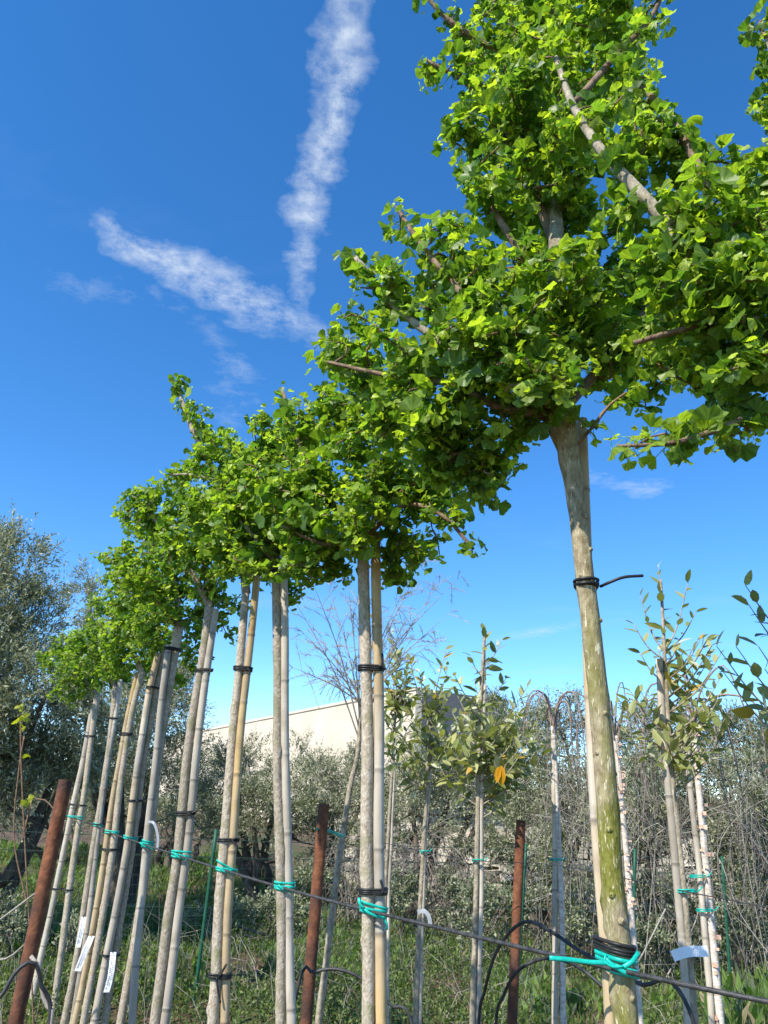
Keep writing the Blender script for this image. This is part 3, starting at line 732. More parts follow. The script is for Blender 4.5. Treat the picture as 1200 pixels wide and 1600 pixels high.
GBLOB = {   # px, py, Y, radius px
 0: [(1160, 500, 1.18, 95), (1060, 420, 1.18, 75), (1010, 330, 1.23, 70), (1055, 260, 1.23, 48), (955, 210, 1.28, 60), (985, 120, 1.33, 36), (1025, 55, 1.33, 28), (1000, 10, 1.38, 40), (930, 20, 1.43, 60), (1150, 360, 1.18, 70), (1195, 270, 1.18, 45), (1215, 110, 1.23, 24), (1210, 30, 1.23, 20), (1080, 540, 1.38, 80), (1140, 600, 1.38, 60), (1005, 690, 1.23, 20), (1075, 678, 1.23, 32), (1150, 655, 1.25, 45), (1290, 350, 1.28, 150), (1330, 150, 1.33, 140), (1320, 540, 1.23, 110), (1010, 225, 1.2, 50), (1130, 440, 1.1, 60), (1180, 420, 1.1, 50), (1100, 330, 1.12, 60), (1170, 560, 1.15, 50)],
 1: [(600, 470, 1.6, 60), (560, 545, 1.65, 55), (655, 560, 1.5, 85), (700, 640, 1.5, 75), (775, 715, 1.55, 45), (640, 350, 1.6, 38), (740, 420, 1.5, 90), (780, 540, 1.4, 100), (850, 480, 1.5, 110), (780, 310, 1.5, 60), (830, 260, 1.6, 90), (750, 130, 1.6, 55), (700, 40, 1.6, 36), (820, 90, 1.7, 100), (900, 60, 1.75, 90), (900, 330, 1.7, 110), (940, 540, 1.55, 80), (1000, 450, 1.75, 110), (860, 590, 1.4, 70), (1010, 570, 1.7, 70), (800, -80, 1.7, 130), (565, 415, 1.65, 22), (860, 160, 1.6, 105), (800, 190, 1.55, 80), (950, 130, 1.65, 70), (730, 210, 1.6, 38), (690, 110, 1.6, 36), (880, 250, 1.5, 70), (690, 740, 1.6, 30), (800, 660, 1.5, 50), (690, 690, 1.6, 65), (745, 745, 1.6, 42), (620, 640, 1.65, 60), (570, 610, 1.7, 45), (530, 520, 1.68, 34)],
 2: [(560, 650, 2.3, 70), (470, 690, 2.3, 60), (448, 625, 2.3, 22), (600, 730, 2.2, 95), (500, 780, 2.2, 80), (650, 790, 2.2, 65), (695, 800, 2.1, 30), (630, 870, 2.3, 35), (480, 840, 2.3, 55), (550, 810, 2.1, 60), (560, 590, 2.35, 40), (680, 750, 2.2, 60), (505, 640, 2.3, 45), (650, 860, 2.2, 38), (600, 890, 2.35, 30), (475, 880, 2.25, 42), (525, 890, 2.3, 32), (455, 760, 2.2, 62), (620, 640, 2.3, 60)],
 3: [(430, 720, 2.6, 60), (400, 790, 2.55, 75), (455, 870, 2.6, 45), (380, 830, 2.5, 55), (440, 800, 2.5, 60), (452, 930, 2.65, 18), (420, 690, 2.6, 45), (390, 745, 2.6, 52), (400, 875, 2.5, 40)],
 4: [(345, 705, 2.95, 40), (345, 800, 2.9, 65), (400, 860, 2.9, 50), (320, 740, 3.0, 45), (365, 860, 2.85, 50), (310, 650, 3.0, 26), (278, 612, 3.05, 22), (325, 680, 3.0, 22)],
 5: [(300, 790, 3.4, 60), (330, 860, 3.4, 65), (235, 800, 3.5, 42), (270, 820, 3.45, 55), (340, 930, 3.5, 45), (195, 795, 3.55, 16), (345, 985, 3.6, 26), (265, 790, 3.5, 45), (300, 850, 3.3, 55), (215, 785, 3.55, 26)],
 6: [(270, 880, 4.0, 60), (230, 850, 4.0, 45), (300, 930, 4.0, 50), (185, 880, 4.1, 22), (250, 940, 3.9, 45), (300, 1030, 4.2, 26), (160, 868, 4.15, 14), (215, 845, 4.05, 45), (200, 900, 4.0, 45), (310, 985, 4.2, 32), (240, 900, 3.9, 55)],
 7: [(230, 920, 4.6, 50), (215, 970, 4.6, 45), (260, 980, 4.6, 40), (190, 930, 4.7, 35), (275, 1060, 4.9, 22), (205, 930, 4.6, 45), (230, 990, 4.5, 42), (265, 1010, 4.8, 35)],
 8: [(190, 980, 5.2, 45), (220, 1020, 5.2, 35), (170, 1010, 5.2, 35), (165, 950, 5.3, 28), (205, 985, 5.2, 40), (230, 1050, 5.4, 26), (180, 1045, 5.2, 26)],
 9: [(150, 1010, 6.0, 38), (180, 1040, 6.0, 30), (130, 1020, 6.0, 32), (160, 1050, 6.0, 30), (140, 985, 6.1, 26), (195, 1065, 6.2, 22)],
 10: [(110, 1030, 6.9, 38), (140, 1065, 6.9, 28), (85, 1035, 6.9, 24), (100, 1075, 6.9, 26), (70, 1030, 6.9, 14), (110, 1000, 6.9, 24), (125, 1050, 6.8, 34), (110, 1092, 6.9, 16)],
}
# main limbs: lists of (px, py, Y), start and end half width px
GLIMB = {
 0: [([(1232, 600, 1.27), (1195, 530, 1.2), (1150, 462, 1.16), (1083, 402, 1.155), (1012, 315, 1.175), (946, 242, 1.21), (897, 168, 1.28), (868, 90, 1.36)], 18, 4),
     ([(1195, 530, 1.24), (1130, 502, 1.2), (1060, 516, 1.2), (990, 536, 1.22)], 7, 4),
     ([(1250, 650, 1.28), (1190, 645, 1.24), (1120, 672, 1.2), (1050, 692, 1.2), (965, 697, 1.2)], 8, 2.5),
     ([(1225, 570, 1.28), (1200, 420, 1.2), (1120, 400, 1.15), (1100, 280, 1.15), (1050, 190, 1.2), (995, 128, 1.25)], 10, 4),
     ([(1230, 580, 1.28), (1260, 350, 1.28), (1235, 180, 1.25), (1198, 60, 1.2)], 14, 3),
     ([(1230, 580, 1.28), (1330, 420, 1.3), (1350, 200, 1.3)], 14, 6),
     ([(895, 165, 1.3), (960, 90, 1.32), (1015, 30, 1.35), (1040, -20, 1.35)], 6, 3)],
 1: [([(872, 650, 1.5), (868, 560, 1.53), (869, 440, 1.57), (868, 340, 1.6), (858, 200, 1.66), (845, 60, 1.72), (835, -100, 1.75)], 16, 7),
     ([(866, 640, 1.5), (800, 628, 1.5), (735, 560, 1.52), (690, 535, 1.55), (620, 480, 1.58), (556, 402, 1.62)], 11, 4.5),
     ([(862, 645, 1.5), (790, 640, 1.46), (700, 600, 1.48), (600, 585, 1.55), (510, 565, 1.62)], 8, 2.5),
     ([(862, 640, 1.49), (800, 560, 1.4), (730, 470, 1.42), (660, 385, 1.5), (620, 325, 1.56)], 9, 3),
     ([(869, 480, 1.56), (810, 390, 1.5), (760, 310, 1.52), (735, 260, 1.55)], 8, 3),
     ([(868, 380, 1.6), (800, 230, 1.6), (740, 140, 1.6), (668, 95, 1.6)], 8, 2.5),
     ([(858, 200, 1.66), (780, 90, 1.62), (700, 30, 1.6), (655, -20, 1.6)], 7, 2.5),
     ([(862, 645, 1.5), (800, 670, 1.52), (745, 700, 1.55), (690, 715, 1.56)], 5, 2),
     ([(880, 640, 1.5), (950, 560, 1.6), (1020, 470, 1.7), (1060, 380, 1.75)], 9, 4),
     ([(902, 695, 1.49), (925, 668, 1.48), (950, 635, 1.47), (978, 614, 1.47)], 3, 2)],
 2: [([(566, 848, 2.25), (562, 760, 2.27), (560, 680, 2.3), (560, 590, 2.35)], 9, 4), ([(566, 840, 2.25), (520, 790, 2.2), (470, 700, 2.25), (442, 612, 2.3)], 6, 2.5),
     ([(566, 840, 2.25), (620, 770, 2.15), (670, 745, 2.12), (715, 690, 2.1)], 5, 2.5), ([(566, 845, 2.25), (630, 790, 2.15), (690, 805, 2.1), (740, 858, 2.08)], 5, 2.5), ([(566, 845, 2.25), (505, 850, 2.2), (440, 820, 2.2)], 5, 2)],
 3: [([(431, 888, 2.57), (428, 800, 2.58), (430, 690, 2.6)], 7, 3), ([(431, 880, 2.57), (390, 830, 2.5), (350, 790, 2.5)], 4.5, 2)],
 4: [([(384, 928, 2.9), (375, 850, 2.9), (346, 768, 2.95), (322, 712, 2.98), (300, 668, 3.0), (278, 605, 3.05)], 7, 3), ([(384, 920, 2.9), (400, 850, 2.85), (410, 790, 2.9)], 5, 2), ([(340, 752, 2.95), (300, 742, 2.95), (265, 742, 2.95)], 3, 1.8)],
 5: [([(328, 955, 3.45), (320, 880, 3.45), (300, 780, 3.45)], 7, 3), ([(328, 950, 3.45), (280, 860, 3.4), (205, 768, 3.5)], 5, 2)],
 6: [([(280, 985, 4.0), (276, 930, 4.0), (265, 850, 4.0)], 6, 3), ([(280, 980, 4.0), (230, 920, 4.0), (165, 868, 4.1)], 4, 2)],
 7: [([(256, 1025, 4.6), (240, 960, 4.6), (228, 900, 4.6)], 5, 2.5)],
 8: [([(223, 1055, 5.2), (205, 1010, 5.2), (185, 960, 5.2)], 5, 2.5)],
 9: [([(181, 1075, 6.0), (165, 1040, 6.0), (150, 990, 6.0)], 4, 2)],
 10: [([(153, 1088, 6.9), (130, 1060, 6.9), (105, 1020, 6.9)], 4, 2)],
}
GTARGET = {0: 740, 1: 1000, 2: 560, 3: 300, 4: 280, 5: 270, 6: 240, 7: 210, 8: 180, 9: 160, 10: 160}
LEAF_OBJ = {0: 300, 1: 300, 2: 300, 3: 300, 4: 300, 5: 300, 6: 300}

def ground_extend(P):
    d = nrm(P[0] - P[2]) if len(P) > 2 else nrm(P[0] - P[1]); d = nrm(np.array([d[0] * .6, 0, d[2]]))
    return np.vstack([P[0] + d * ((P[0][2] + .05) / -d[2]), P])
def bark(mb, P, rad, sides, knots, tint=(1, 1, 1)):
    P2, t = smoothpath(P, .022); d0 = np.r_[0, np.cumsum(np.linalg.norm(np.diff(P, axis=0), axis=1))]
    rr = np.interp(t, d0 / d0[-1], rad)
    n = len(P2); a = np.linspace(0, 2 * math.pi, sides, endpoint=False)
    bump = 1 + rng.normal(0, .009, (n, sides)) + .015 * np.sin(t * 40 + rng.uniform(0, 6))[:, None]
    for _ in range(knots):
        k = rng.uniform(.05, .98); an = rng.uniform(0, 6.28); lw = .012 / max(d0[-1], .1)
        da = np.abs((a - an + math.pi) % (2 * math.pi) - math.pi)
        bump += rng.uniform(.15, .42) * np.exp(-((t - k) / lw) ** 2)[:, None] * np.exp(-(da / .45) ** 2)[None]
    wob = rng.normal(0, .0012, (n, 3)); wob = np.cumsum(wob, 0) * .3; wob -= wob.mean(0)
    tube(mb, P2 + wob * 0.5, rr, sides, tint, bump=bump)
    return P2
def cane(label, P, r, cols):
    """a bamboo cane: internodes with raised nodes"""
    seg = rng.uniform(.2, .27); P2, t = resample(P, .006); wv = rng.uniform(0, 6.28, 4)
    P2 = P2 + np.stack([np.sin(t * 9 + wv[0]) * .0035 + np.sin(t * 23 + wv[1]) * .0015, np.sin(t * 11 + wv[2]) * .003, 0 * t], 1); Lc = np.linalg.norm(np.diff(P2, axis=0), axis=1).sum()
    s = t * Lc; ph = ((s / seg) + rng.uniform(0, 1)); f = ph % 1.0
    d = np.minimum(f, 1 - f) * seg
    rr = r * (1.04 - .1 * t) * (1 + .10 * np.exp(-(d / .0035) ** 2) - .05 * np.exp(-((d - .009) / .005) ** 2))
    keep = np.zeros(len(P2), bool); keep[::12] = True; keep |= d < .018; keep[[0, -1]] = True
    cells = ph.astype(int); C = []
    vis0 = 0.42
    tints = {}
    for c in np.unique(cells):
        k = np.clip((s[cells == c].mean() / Lc - vis0) / (1 - vis0), 0, .999) * len(cols); base = np.array(cols[int(k)])
        if rng.random() < .3: base = np.array(cols[rng.integers(len(cols))])
        tints[c] = base * rng.uniform(.85, 1.1)
    nx_ = {c: tints.get(c + 1, tints[c]) for c in tints}
    T = np.array([(tints[c] * (1 - .6 * q_) + nx_[c] * .6 * q_) * (.5 if dd < .0025 else (.8 if dd < .006 else 1)) for c, dd, q_ in zip(cells, d, f)])
    mb = MB(); tube(mb, P2[keep], rr[keep], 10, T[keep])
    return solo('bamboo_cane', mb, M['bamboo'], label, 'cane', 'bamboo canes staking the ginkgos', loc=P2[0])

def on(P, z): # point of a rising polyline at height z
    return np.array([np.interp(z, P[:, 2], P[:, 0]), np.interp(z, P[:, 2], P[:, 1])])
def grow(tree_nodes, targets, curve=.10):
    """twigs from the nearest wood to each target point"""
    nodes = np.array(tree_nodes); twigs = []
    d0 = np.array([np.linalg.norm(nodes - q, axis=1).min() for q in targets])
    for i in np.argsort(d0):
        q = targets[i]; dist = np.linalg.norm(nodes - q, axis=1) + .35 * np.maximum(0, nodes[:, 2] - q[2])
        s = nodes[dist.argmin()]; L_ = np.linalg.norm(q - s)
        if L_ < .02: continue
        m = .5 * (s + q) + rng.normal(0, curve * L_, 3); m[2] += .05 * L_
        P, t = smoothpath([s, m, q], max(.018, L_ / 10))
        twigs.append(P); nodes = np.vstack([nodes, P[1:]])
    return twigs

def ginkgo(k):
    g = ROW[k]; Y = g['Y']
    P = np.array([at(x, y, Y) for x, y in g['tr']]); s = np.array([mpp(x, y, Y) for x, y in g['tr']])
    rad = np.array(g['hw']) * s
    P = ground_extend(P); rad = np.r_[rad[0] * 1.12, rad]
    root = empty('ginkgo_tree', (P[0][0], P[0][1], 0)); tag(root, GLAB[k], 'tree', 'ginkgo trees in the staked row')
    tint = np.ones(3) * rng.uniform(.85, 1.12)
    mb = MB(); bark(mb, P, rad, 14 if k < 5 else 9, 34 if k < 5 else 14, tint); part('trunk', mb, M['bark_moss' if k < 2 else 'bark_grey'], root)
    g['P'] = P
    if k == 1:
        for kx, ky, sd_ in ((938, 972, 1), (934, 1118, .2), (959, 1212, 1), (938, 1298, -.2), (966, 1335, .9), (918, 905, -.6), (903, 812, .6), (944, 1180, -.7), (962, 1440, .1), (953, 1400, -.4), (915, 862, .8), (975, 1560, .3)):
            c_ = at(kx, ky, Y); cc_ = on(P, c_[2]); rr_ = np.interp(c_[2], P[:, 2], rad)
            n_ = nrm(np.array([sd_, -1 + abs(sd_) * .7, .15])); b0 = np.array([cc_[0], cc_[1], c_[2]]) + n_ * rr_ * .86; q_ = rng.uniform(.0022, .0042)
            kb = MB(); tube(kb, np.array([b0, b0 + n_ * rr_ * .12, b0 + n_ * (rr_ * .16 + q_ * .7), b0 + n_ * (rr_ * .16 + q_ * .8), b0 + n_ * rr_ * .13]), np.array([2.0, 1.6, 1.0, .6, .35]) * q_, 8, np.array([.9, .9, .9]))
            part('knot', kb, M['bark_moss'], root)
    nodes = []; spurs = []
    for pts, w0, w1 in GLIMB[k]:
        Q = np.array([at(*p) for p in pts]); sc = np.array([mpp(*p) for p in pts])
        r0 = np.linspace(w0, w1, len(Q)) * sc
        mb = MB(); Q2 = bark(mb, Q, r0, 9 if k < 3 else 6, 10, tint); part('branch', mb, M['limb' if w0 > 10 or k > 2 else 'small_limb'], root)
        nodes.extend(Q2[::2])
        m = len(Q2) // 3
        if True:
          for i in range(m, len(Q2), 9 if (k == 0 and w0 == 18) else 3): spurs.append((Q2[i], nrm(Q2[min(i + 1, len(Q2) - 1)] - Q2[i - 1]), rng.uniform(.2, .8)))
        spurs.append((Q2[-1], nrm(Q2[-1] - Q2[-3]), 1.0))
    bl = GBLOB[k]; wgt = np.array([b[3] ** 2.2 for b in bl], float); wgt /= wgt.sum()
    tg = []
    for j in rng.choice(len(bl), GTARGET[k], p=wgt):
        px, py, Yb, r_ = bl[j]; tg.append(at(px, py, Yb) + in_ball(1, .42)[0] * r_ * mpp(px, py, Yb))
    tw = MB(); tip = []
    for T in grow(nodes, np.array(tg)):
        n = len(T); Lt = np.linalg.norm(np.diff(T, axis=0), axis=1).sum()
        r0 = .0022 + .006 * min(Lt / .4, 1)
        tube(tw, T, np.linspace(r0, .0018, n), 5 if k < 3 else 3)
        step = .032 if k < 3 else .034
        for s_ in np.arange(.35 * min(Lt, .12), Lt, step):
            i = min(int(s_ / Lt * (n - 1)), n - 2); spurs.append((T[i] + (T[i + 1] - T[i]) * .5, nrm(T[i + 1] - T[i]), s_ / Lt))
        spurs.append((T[-1], nrm(T[-1] - T[-2]), 1.25))
    part('twigs', tw, M['twig'], root, kind='stuff')
    pos, ydir, zh, scl, ti = [], [], [], [], []
    up = np.array([0, 0, 1.])
    for p, d, age in spurs:
        n = rng.integers(5, 8); rp = nrm(np.cross(d, rng.normal(0, 1, 3)))
        ax = nrm(rp + .45 * up + .2 * d) if age < 1.2 else nrm(d + .4 * up)
        young = np.clip((age - .55) * 1.4 + rng.normal(0, .25), 0, 1)
        for _ in range(n):
            q = nrm(np.cross(ax, rng.normal(0, 1, 3))); al = R(rng.uniform(20, 85))
            yd = nrm(ax * math.cos(al) + q * math.sin(al) - np.array([0, 0, .15]))
            pos.append(p + rng.normal(0, .009, 3)); ydir.append(yd)
            zh.append(nrm(.45 * up + .45 * SUN + rng.normal(0, .6, 3)))
            scl.append(((.0238 if k < 2 else .0215) - .011 * young) * rng.uniform(.5, 1.0) * ((1.45 if k == 0 else 1.7) if rng.random() < .22 else 1.2))
            y2 = np.clip(young * .7 + rng.normal(.18, .2), 0, 1)
            c = np.array([.080, .165, .026]) * (1 - y2) + np.array([.36, .455, .042]) * y2
            ti.append(c * rng.uniform(.7, 1.2))
    pos = np.array(pos); Rm = basis(np.array(ydir), np.array(zh)); scl = np.array(scl); ti = np.array(ti)
    temps = GK_HI if k < 2 else GK_LO
    idx = rng.integers(0, len(temps), len(pos))
    # the leaves that show largest are objects of their own
    chosen = np.zeros(len(pos), bool)
    if k in LEAF_OBJ:
        px, py, z = project(pos); inf = (px > 0) & (px < 1200) & (py > 0) & (py < 1600)
        score = np.where(inf, scl / z, 0); order = np.argsort(-score)[:LEAF_OBJ[k]]; chosen[order] = True
        bins = 4; lum = ti.sum(1); qs = np.quantile(lum[order], [.25, .5, .75]); bi = np.digitize(lum, qs)
        cache = {}
        for i in order:
            key = (int(idx[i]), int(bi[i]))
            if key not in cache:
                tv, tl, ts = temps[key[0]]
                sel = order[(bi[order] == key[1])]; c = ti[sel].mean(0)
                cache[key] = raw_mesh('leaf', tv, tl, ts, c[None] * veins(tv), M['ginkgo_leaf'])
            o = bpy.data.objects.new('leaf', cache[key]); col.objects.link(o); o.parent = root
            m = Matrix([list(Rm[i][0] * scl[i]) + [pos[i][0] - P[0][0]], list(Rm[i][1] * scl[i]) + [pos[i][1] - P[0][1]], list(Rm[i][2] * scl[i]) + [pos[i][2]], [0, 0, 0, 1]])
            o.matrix_basis = m
    r = ~chosen
    V, Lp, S, T = scatter(temps, idx[r], pos[r], Rm[r], scl[r], ti[r])
    o = link('foliage', raw_mesh('foliage', V - np.array([P[0][0], P[0][1], 0]), Lp, S, T, M['ginkgo_leaf']), root); o['kind'] = 'stuff'
    Yc = Y + g['cy']; C = np.array([at(x, y, Yc) for x, y in g['cane']]); g['C'] = ground_extend(C); g['cr'] = g['cw'] * mpp(*g['cane'][1], Yc)
CANELAB = {0: 'bamboo cane of the nearest ginkgo, just outside the right edge', 1: 'tan bamboo cane behind the thick mossy ginkgo trunk', 2: 'pale thick bamboo cane right of the second ginkgo trunk',
 3: 'pale slim bamboo cane just left of the middle rusty post', 4: 'golden tan bamboo cane right of the thin green stake', 5: 'grey bamboo cane on the ginkgo left of the thin green stake',
 6: 'dark grey split bamboo cane at the curled label strip', 7: 'pale bamboo cane carrying the lowest hanging white label', 8: 'yellow bamboo cane behind the middle hanging label',
 9: 'grey bamboo cane next to the highest hanging label', 10: 'pale bamboo cane of the last ginkgo, nearest the leaning rusty post'}
for k in range(11):
    ginkgo(k); cane(CANELAB[k], ROW[k]['C'], ROW[k]['cr'], ROW[k]['cc'])

# ------------------------------------------------------------------ ties, wires, labels
def hull(c1, r1, c2, r2, n=20):
    a = np.linspace(0, 2 * math.pi, n, endpoint=False); pts = sorted([tuple(c + r * np.array([math.cos(x), math.sin(x)])) for c, r in ((c1, r1), (c2, r2)) for x in a])
    def half(ps):
        h = []
        for p in ps:
            while len(h) >= 2 and (h[-1][0] - h[-2][0]) * (p[1] - h[-2][1]) - (h[-1][1] - h[-2][1]) * (p[0] - h[-2][0]) <= 0: h.pop()
            h.append(p)
        return h
    lo, up_ = half(pts), half(pts[::-1]); H = np.array(lo[:-1] + up_[:-1] + [lo[0]])
    d = np.r_[0, np.cumsum(np.linalg.norm(np.diff(H, axis=0), axis=1))]; t = np.linspace(0, d[-1], 28)
    return np.stack([np.interp(t, d, H[:, 0]), np.interp(t, d, H[:, 1])], 1)
def height_at(pix, Y, py):
    ys = [p[1] for p in pix]; xs = [p[0] for p in pix]
    px = np.interp(py, ys[::-1], xs[::-1]); return at(px, py, Y)[2], px
def pair(k, py):
    g = ROW[k]; z, px = height_at(g['tr'], g['Y'], py)
    s = mpp(px, py, g['Y']); hw = np.interp(py, [p[1] for p in g['tr']][::-1], g['hw'][::-1]) * s
    return z, on(g['P'], z), hw * 1.04, on(g['C'], z), g['cr'] * 1.06
def tie(k, py, mat, label, cat, group, w, turns, tails, tilt=.0, flat=1.0, knot=None, spread=1.0, name='rubber_tie'):
    z, c1, r1, c2, r2 = pair(k, py); mb = MB(); mid = (c1 + c2) / 2
    for j in range(turns):
        H = hull(c1, r1 + w * .8 + .0006 * j, c2, r2 + w * .8 + .0006 * j); off = (j - (turns - 1) / 2) * w * 1.8 * spread
        tl = tilt + rng.normal(0, .02 if spread < 1 else .09)
        P = np.c_[H, z + off + (H[:, 0] - mid[0]) * tl + (H[:, 1] - mid[1]) * rng.normal(0, .03)]
        P[-1] = P[0]; tube(mb, P, w, 6, cap=False, flat=flat)
    front = np.array([mid[0], min(c1[1] - r1, c2[1] - r2) - w * 1.5, z])
    for pts in tails:   # in photo pixels from the tie
        s = mpp(600, py, ROW[k]['Y'])
        Q = np.array([[front[0] + a * s, front[1] + c, z + b * s] for a, b, c in pts]); Q, _ = smoothpath(Q, .006)
        tube(mb, Q, w * 1.02, 6, flat=flat)
    return solo(name, mb, mat, label, cat, group)
TN = {1: 'mossy ginkgo trunk', 2: 'second ginkgo trunk', 3: 'pale ginkgo left of the middle rusty post', 4: 'ginkgo with the golden cane', 5: 'ginkgo left of the green stake', 6: 'ginkgo with the curled label', 7: 'ginkgo with the lowest label', 8: 'ginkgo with the yellow cane', 9: 'ginkgo with the highest label', 10: 'last ginkgo of the row'}
BT = {1: [(912, 3, 'upper', [[(20, -2, .03), (28, 0, .01), (50, 8, 0), (80, 12, 0)]]), (1480, 3, 'lower', [[(24, 0, .04), (26, 20, .05), (27, 44, .05)]])],
      2: [(1044, 3, 'upper', [[(12, 0, 0), (17, 6, 0), (22, -3, 0)], [(17, 0, 0), (17, 12, 0), (16, 22, 0)]]), (1392, 3, 'lower', [[(12, 0, 0), (22, 1, 0)], [(16, 0, 0), (13, 10, 0), (10, 18, 0)]])],
      3: [(893, 2, 'only', [])],
      4: [(1045, 3, 'top', [[(8, 0, 0), (12, -3, 0), (13, -10, 0)]]), (1312, 2, 'middle', [[(6, 0, 0), (12, 4, 0), (18, 2, 0)], [(6, 0, 0), (12, -4, 0), (16, -9, 0)]]), (1524, 3, 'bottom', [[(0, 0, 0), (4, 8, 0), (9, 18, 0)], [(-4, 0, 0), (0, -16, 0), (6, -34, 0)]])],
      5: [(1047, 2, 'upper', [[(6, 0, 0), (16, 1, 0)], [(12, 0, 0), (10, -8, 0)]]), (1270, 3, 'lower', [[(6, 0, 0), (16, -6, 0), (22, -12, 0)], [(10, 0, 0), (20, 5, 0)]])],
      6: [(1016, 3, 'only', [])], 7: [(1076, 2, 'top', []), (1251, 2, 'middle', [[(4, 0, 0), (10, -2, 0)]]), (1491, 2, 'bottom', [[(2, 0, 0), (8, -2, 0)]])],
      8: [(1147, 3, 'upper', [[(3, 0, 0), (8, 1, 0)]]), (1327, 2, 'lower', [])], 9: [(1122, 2, 'upper', []), (1288, 2, 'lower', [])], 10: [(1150, 2, 'upper', []), (1258, 2, 'middle', []), (1390, 2, 'lower', [[(4, 0, 0), (10, -1, 0)]])]}
for k, ls in BT.items():
    for py, turns, which, tails in ls:
        w = .0034 if k == 1 else .0034
        tie(k, py, M['rubber'], f'{which} black rubber tie on the {TN[k]}', 'tie', 'black rubber ties', w, turns, tails, tilt=-.12 if (k == 1 and py > 1000) else rng.normal(0, .05), spread=.9)
GT = {1: 1508, 2: 1420, 3: 1384, 4: 1357, 5: 1335, 6: 1318, 7: 1309, 8: 1300, 9: 1289, 10: 1277}
wirepts = {}
for k, py in GT.items():
    big = {1: [[(-12, 0, 0), (-24, 6, -.005), (-50, 6, -.005), (-82, 8, -.005), (-112, 9, -.005)], [(-6, -2, -.004), (12, 9, -.01), (28, 22, .0)], [(-26, 12, 0), (-12, 2, -.008), (10, -8, -.01), (26, -12, 0)], [(-22, 16, .0), (-26, 8, -.004), (-16, 2, -.008), (0, 4, -.01)]],
           2: [[(-14, 2, -.005), (-22, 8, -.006), (-24, 16, 0)], [(-20, 4, 0), (-6, -4, -.01), (10, -9, -.008), (18, -10, 0)], [(14, -8, 0), (20, -16, 0), (21, -26, 0)]]}.get(k, [[(6, -2, 0), (12, -7, 0)], [(-9, 2, 0), (-2, -3, -.005), (8, -5, 0)]] if k < 7 else [])
    tie(k, py, M['tape'], f'turquoise plastic tie holding the {TN[k]} to the wire', 'tie', 'turquoise ties on the wire', .0038 if k == 1 else (.0036 if k < 5 else .0042), 3 if k < 7 else 2, big, tilt=-.12, flat=.45, spread=1.5, name='plastic_tie')
    z, c1, r1, c2, r2 = pair(k, py); yy = min(c1[1] - r1, c2[1] - r2) - .008; wirepts[k] = np.array([(c1[0] + c2[0]) / 2, yy, z - .004])
g0 = ROW[0]; z0 = wirepts[1][2] - .01
c0 = on(g0['P'], z0); w0 = np.array([c0[0], c0[1] - .05, z0])
ext = w0 + (w0 - wirepts[1]) * 2
WP = [ext, w0] + [wirepts[k] for k in range(1, 11)]
pl_ = at(108, 1276, 3.6)
WP.append(wirepts[10] + nrm(wirepts[10] - wirepts[8]) * 1.6)
Pw, _ = smoothpath(np.array(WP), .03)
solo('support_wire', tube(MB(), Pw, .0040, 6), M['wire'], 'dark grey support wire running along the ginkgo row through the turquoise ties', 'wire')
# wire end post beyond the last tree
e = WP[-1]
mbp = MB(); tube(mbp, np.array([[e[0], e[1], -.05], [e[0], e[1], .8], [e[0] + .01, e[1], 1.62]]), [.03, .03, .03], 12)
solo('rusty_post', mbp, M['rust'], 'thin rusty end post beyond the last ginkgo, behind the leaning post', 'post', 'rusty pipe posts')

def label_strip(label, px, py, Y, w, h, lean, curl, texty=True):
    """hanging plant label: a curved strip with faint printed lines and its loop"""
    s = mpp(px, py, Y); top = at(px, py, Y); root = empty('plant_label', top); tag(root, label, 'label', 'white plant labels')
    n = 9; V = []; ww, hh = w * s / 2, h * s
    for side in (0, 1):
        for i in range(n):
            t = i / (n - 1); c = top + np.array([lean * hh * t + curl * hh * math.sin(t * 2.2) * .3, -.012 * math.sin(t * 2.6) + side * .0008, -hh * t])
            V += [c + (-ww, 0, 0), c + (ww, 0, .12 * ww)]
    F = []
    for side in (0, 1):
        o = side * 2 * n
        for i in range(n - 1):
            f = [o + 2 * i, o + 2 * i + 1, o + 2 * i + 3, o + 2 * i + 2]; F.append(f if side else f[::-1])
    part('strip', MB().add(V, F), M['tag'], root)
    if texty:
        mb = MB()
        for (u0, u1, t0, t1) in ((-.35, -.1, .22, .9), (.05, .2, .3, .85), (.35, .45, .25, .7), (-.5, .5, .07, .085)):
            for a in np.arange(t0, t1, .05):
                if rng.random() < .25 and t1 - t0 > .1: continue
                b = min(a + .035, t1); q = []
                for t, u in ((a, u0), (a, u1), (b, u1), (b, u0)):
                    c = top + np.array([lean * hh * t + curl * hh * math.sin(t * 2.2) * .3, -.012 * math.sin(t * 2.6) - .0012, -hh * t]); q.append(c + (u * 2 * ww * .9, 0, .1 * u * ww))
                mb.add(q, [[3, 2, 1, 0]])
        part('print', mb, M['print'], root, kind='stuff')
    lp = np.array([top + (0, .03, .004), top + (-ww * .3, .0, .012), top + (0, -.004, -.006)])
    part('loop', tube(MB(), smoothpath(lp, .005)[0], .0015, 5), M['rubber'], root)
label_strip('highest hanging white plant label in the ginkgo row', 131, 1433, 5.9, 8, 42, -.06, .15)
label_strip('middle hanging white plant label, on the yellow cane', 143, 1463, 5.1, 10, 48, -.25, .0)
label_strip('lowest hanging white plant label in the ginkgo row', 177, 1488, 4.5, 9, 54, -.1, .35)
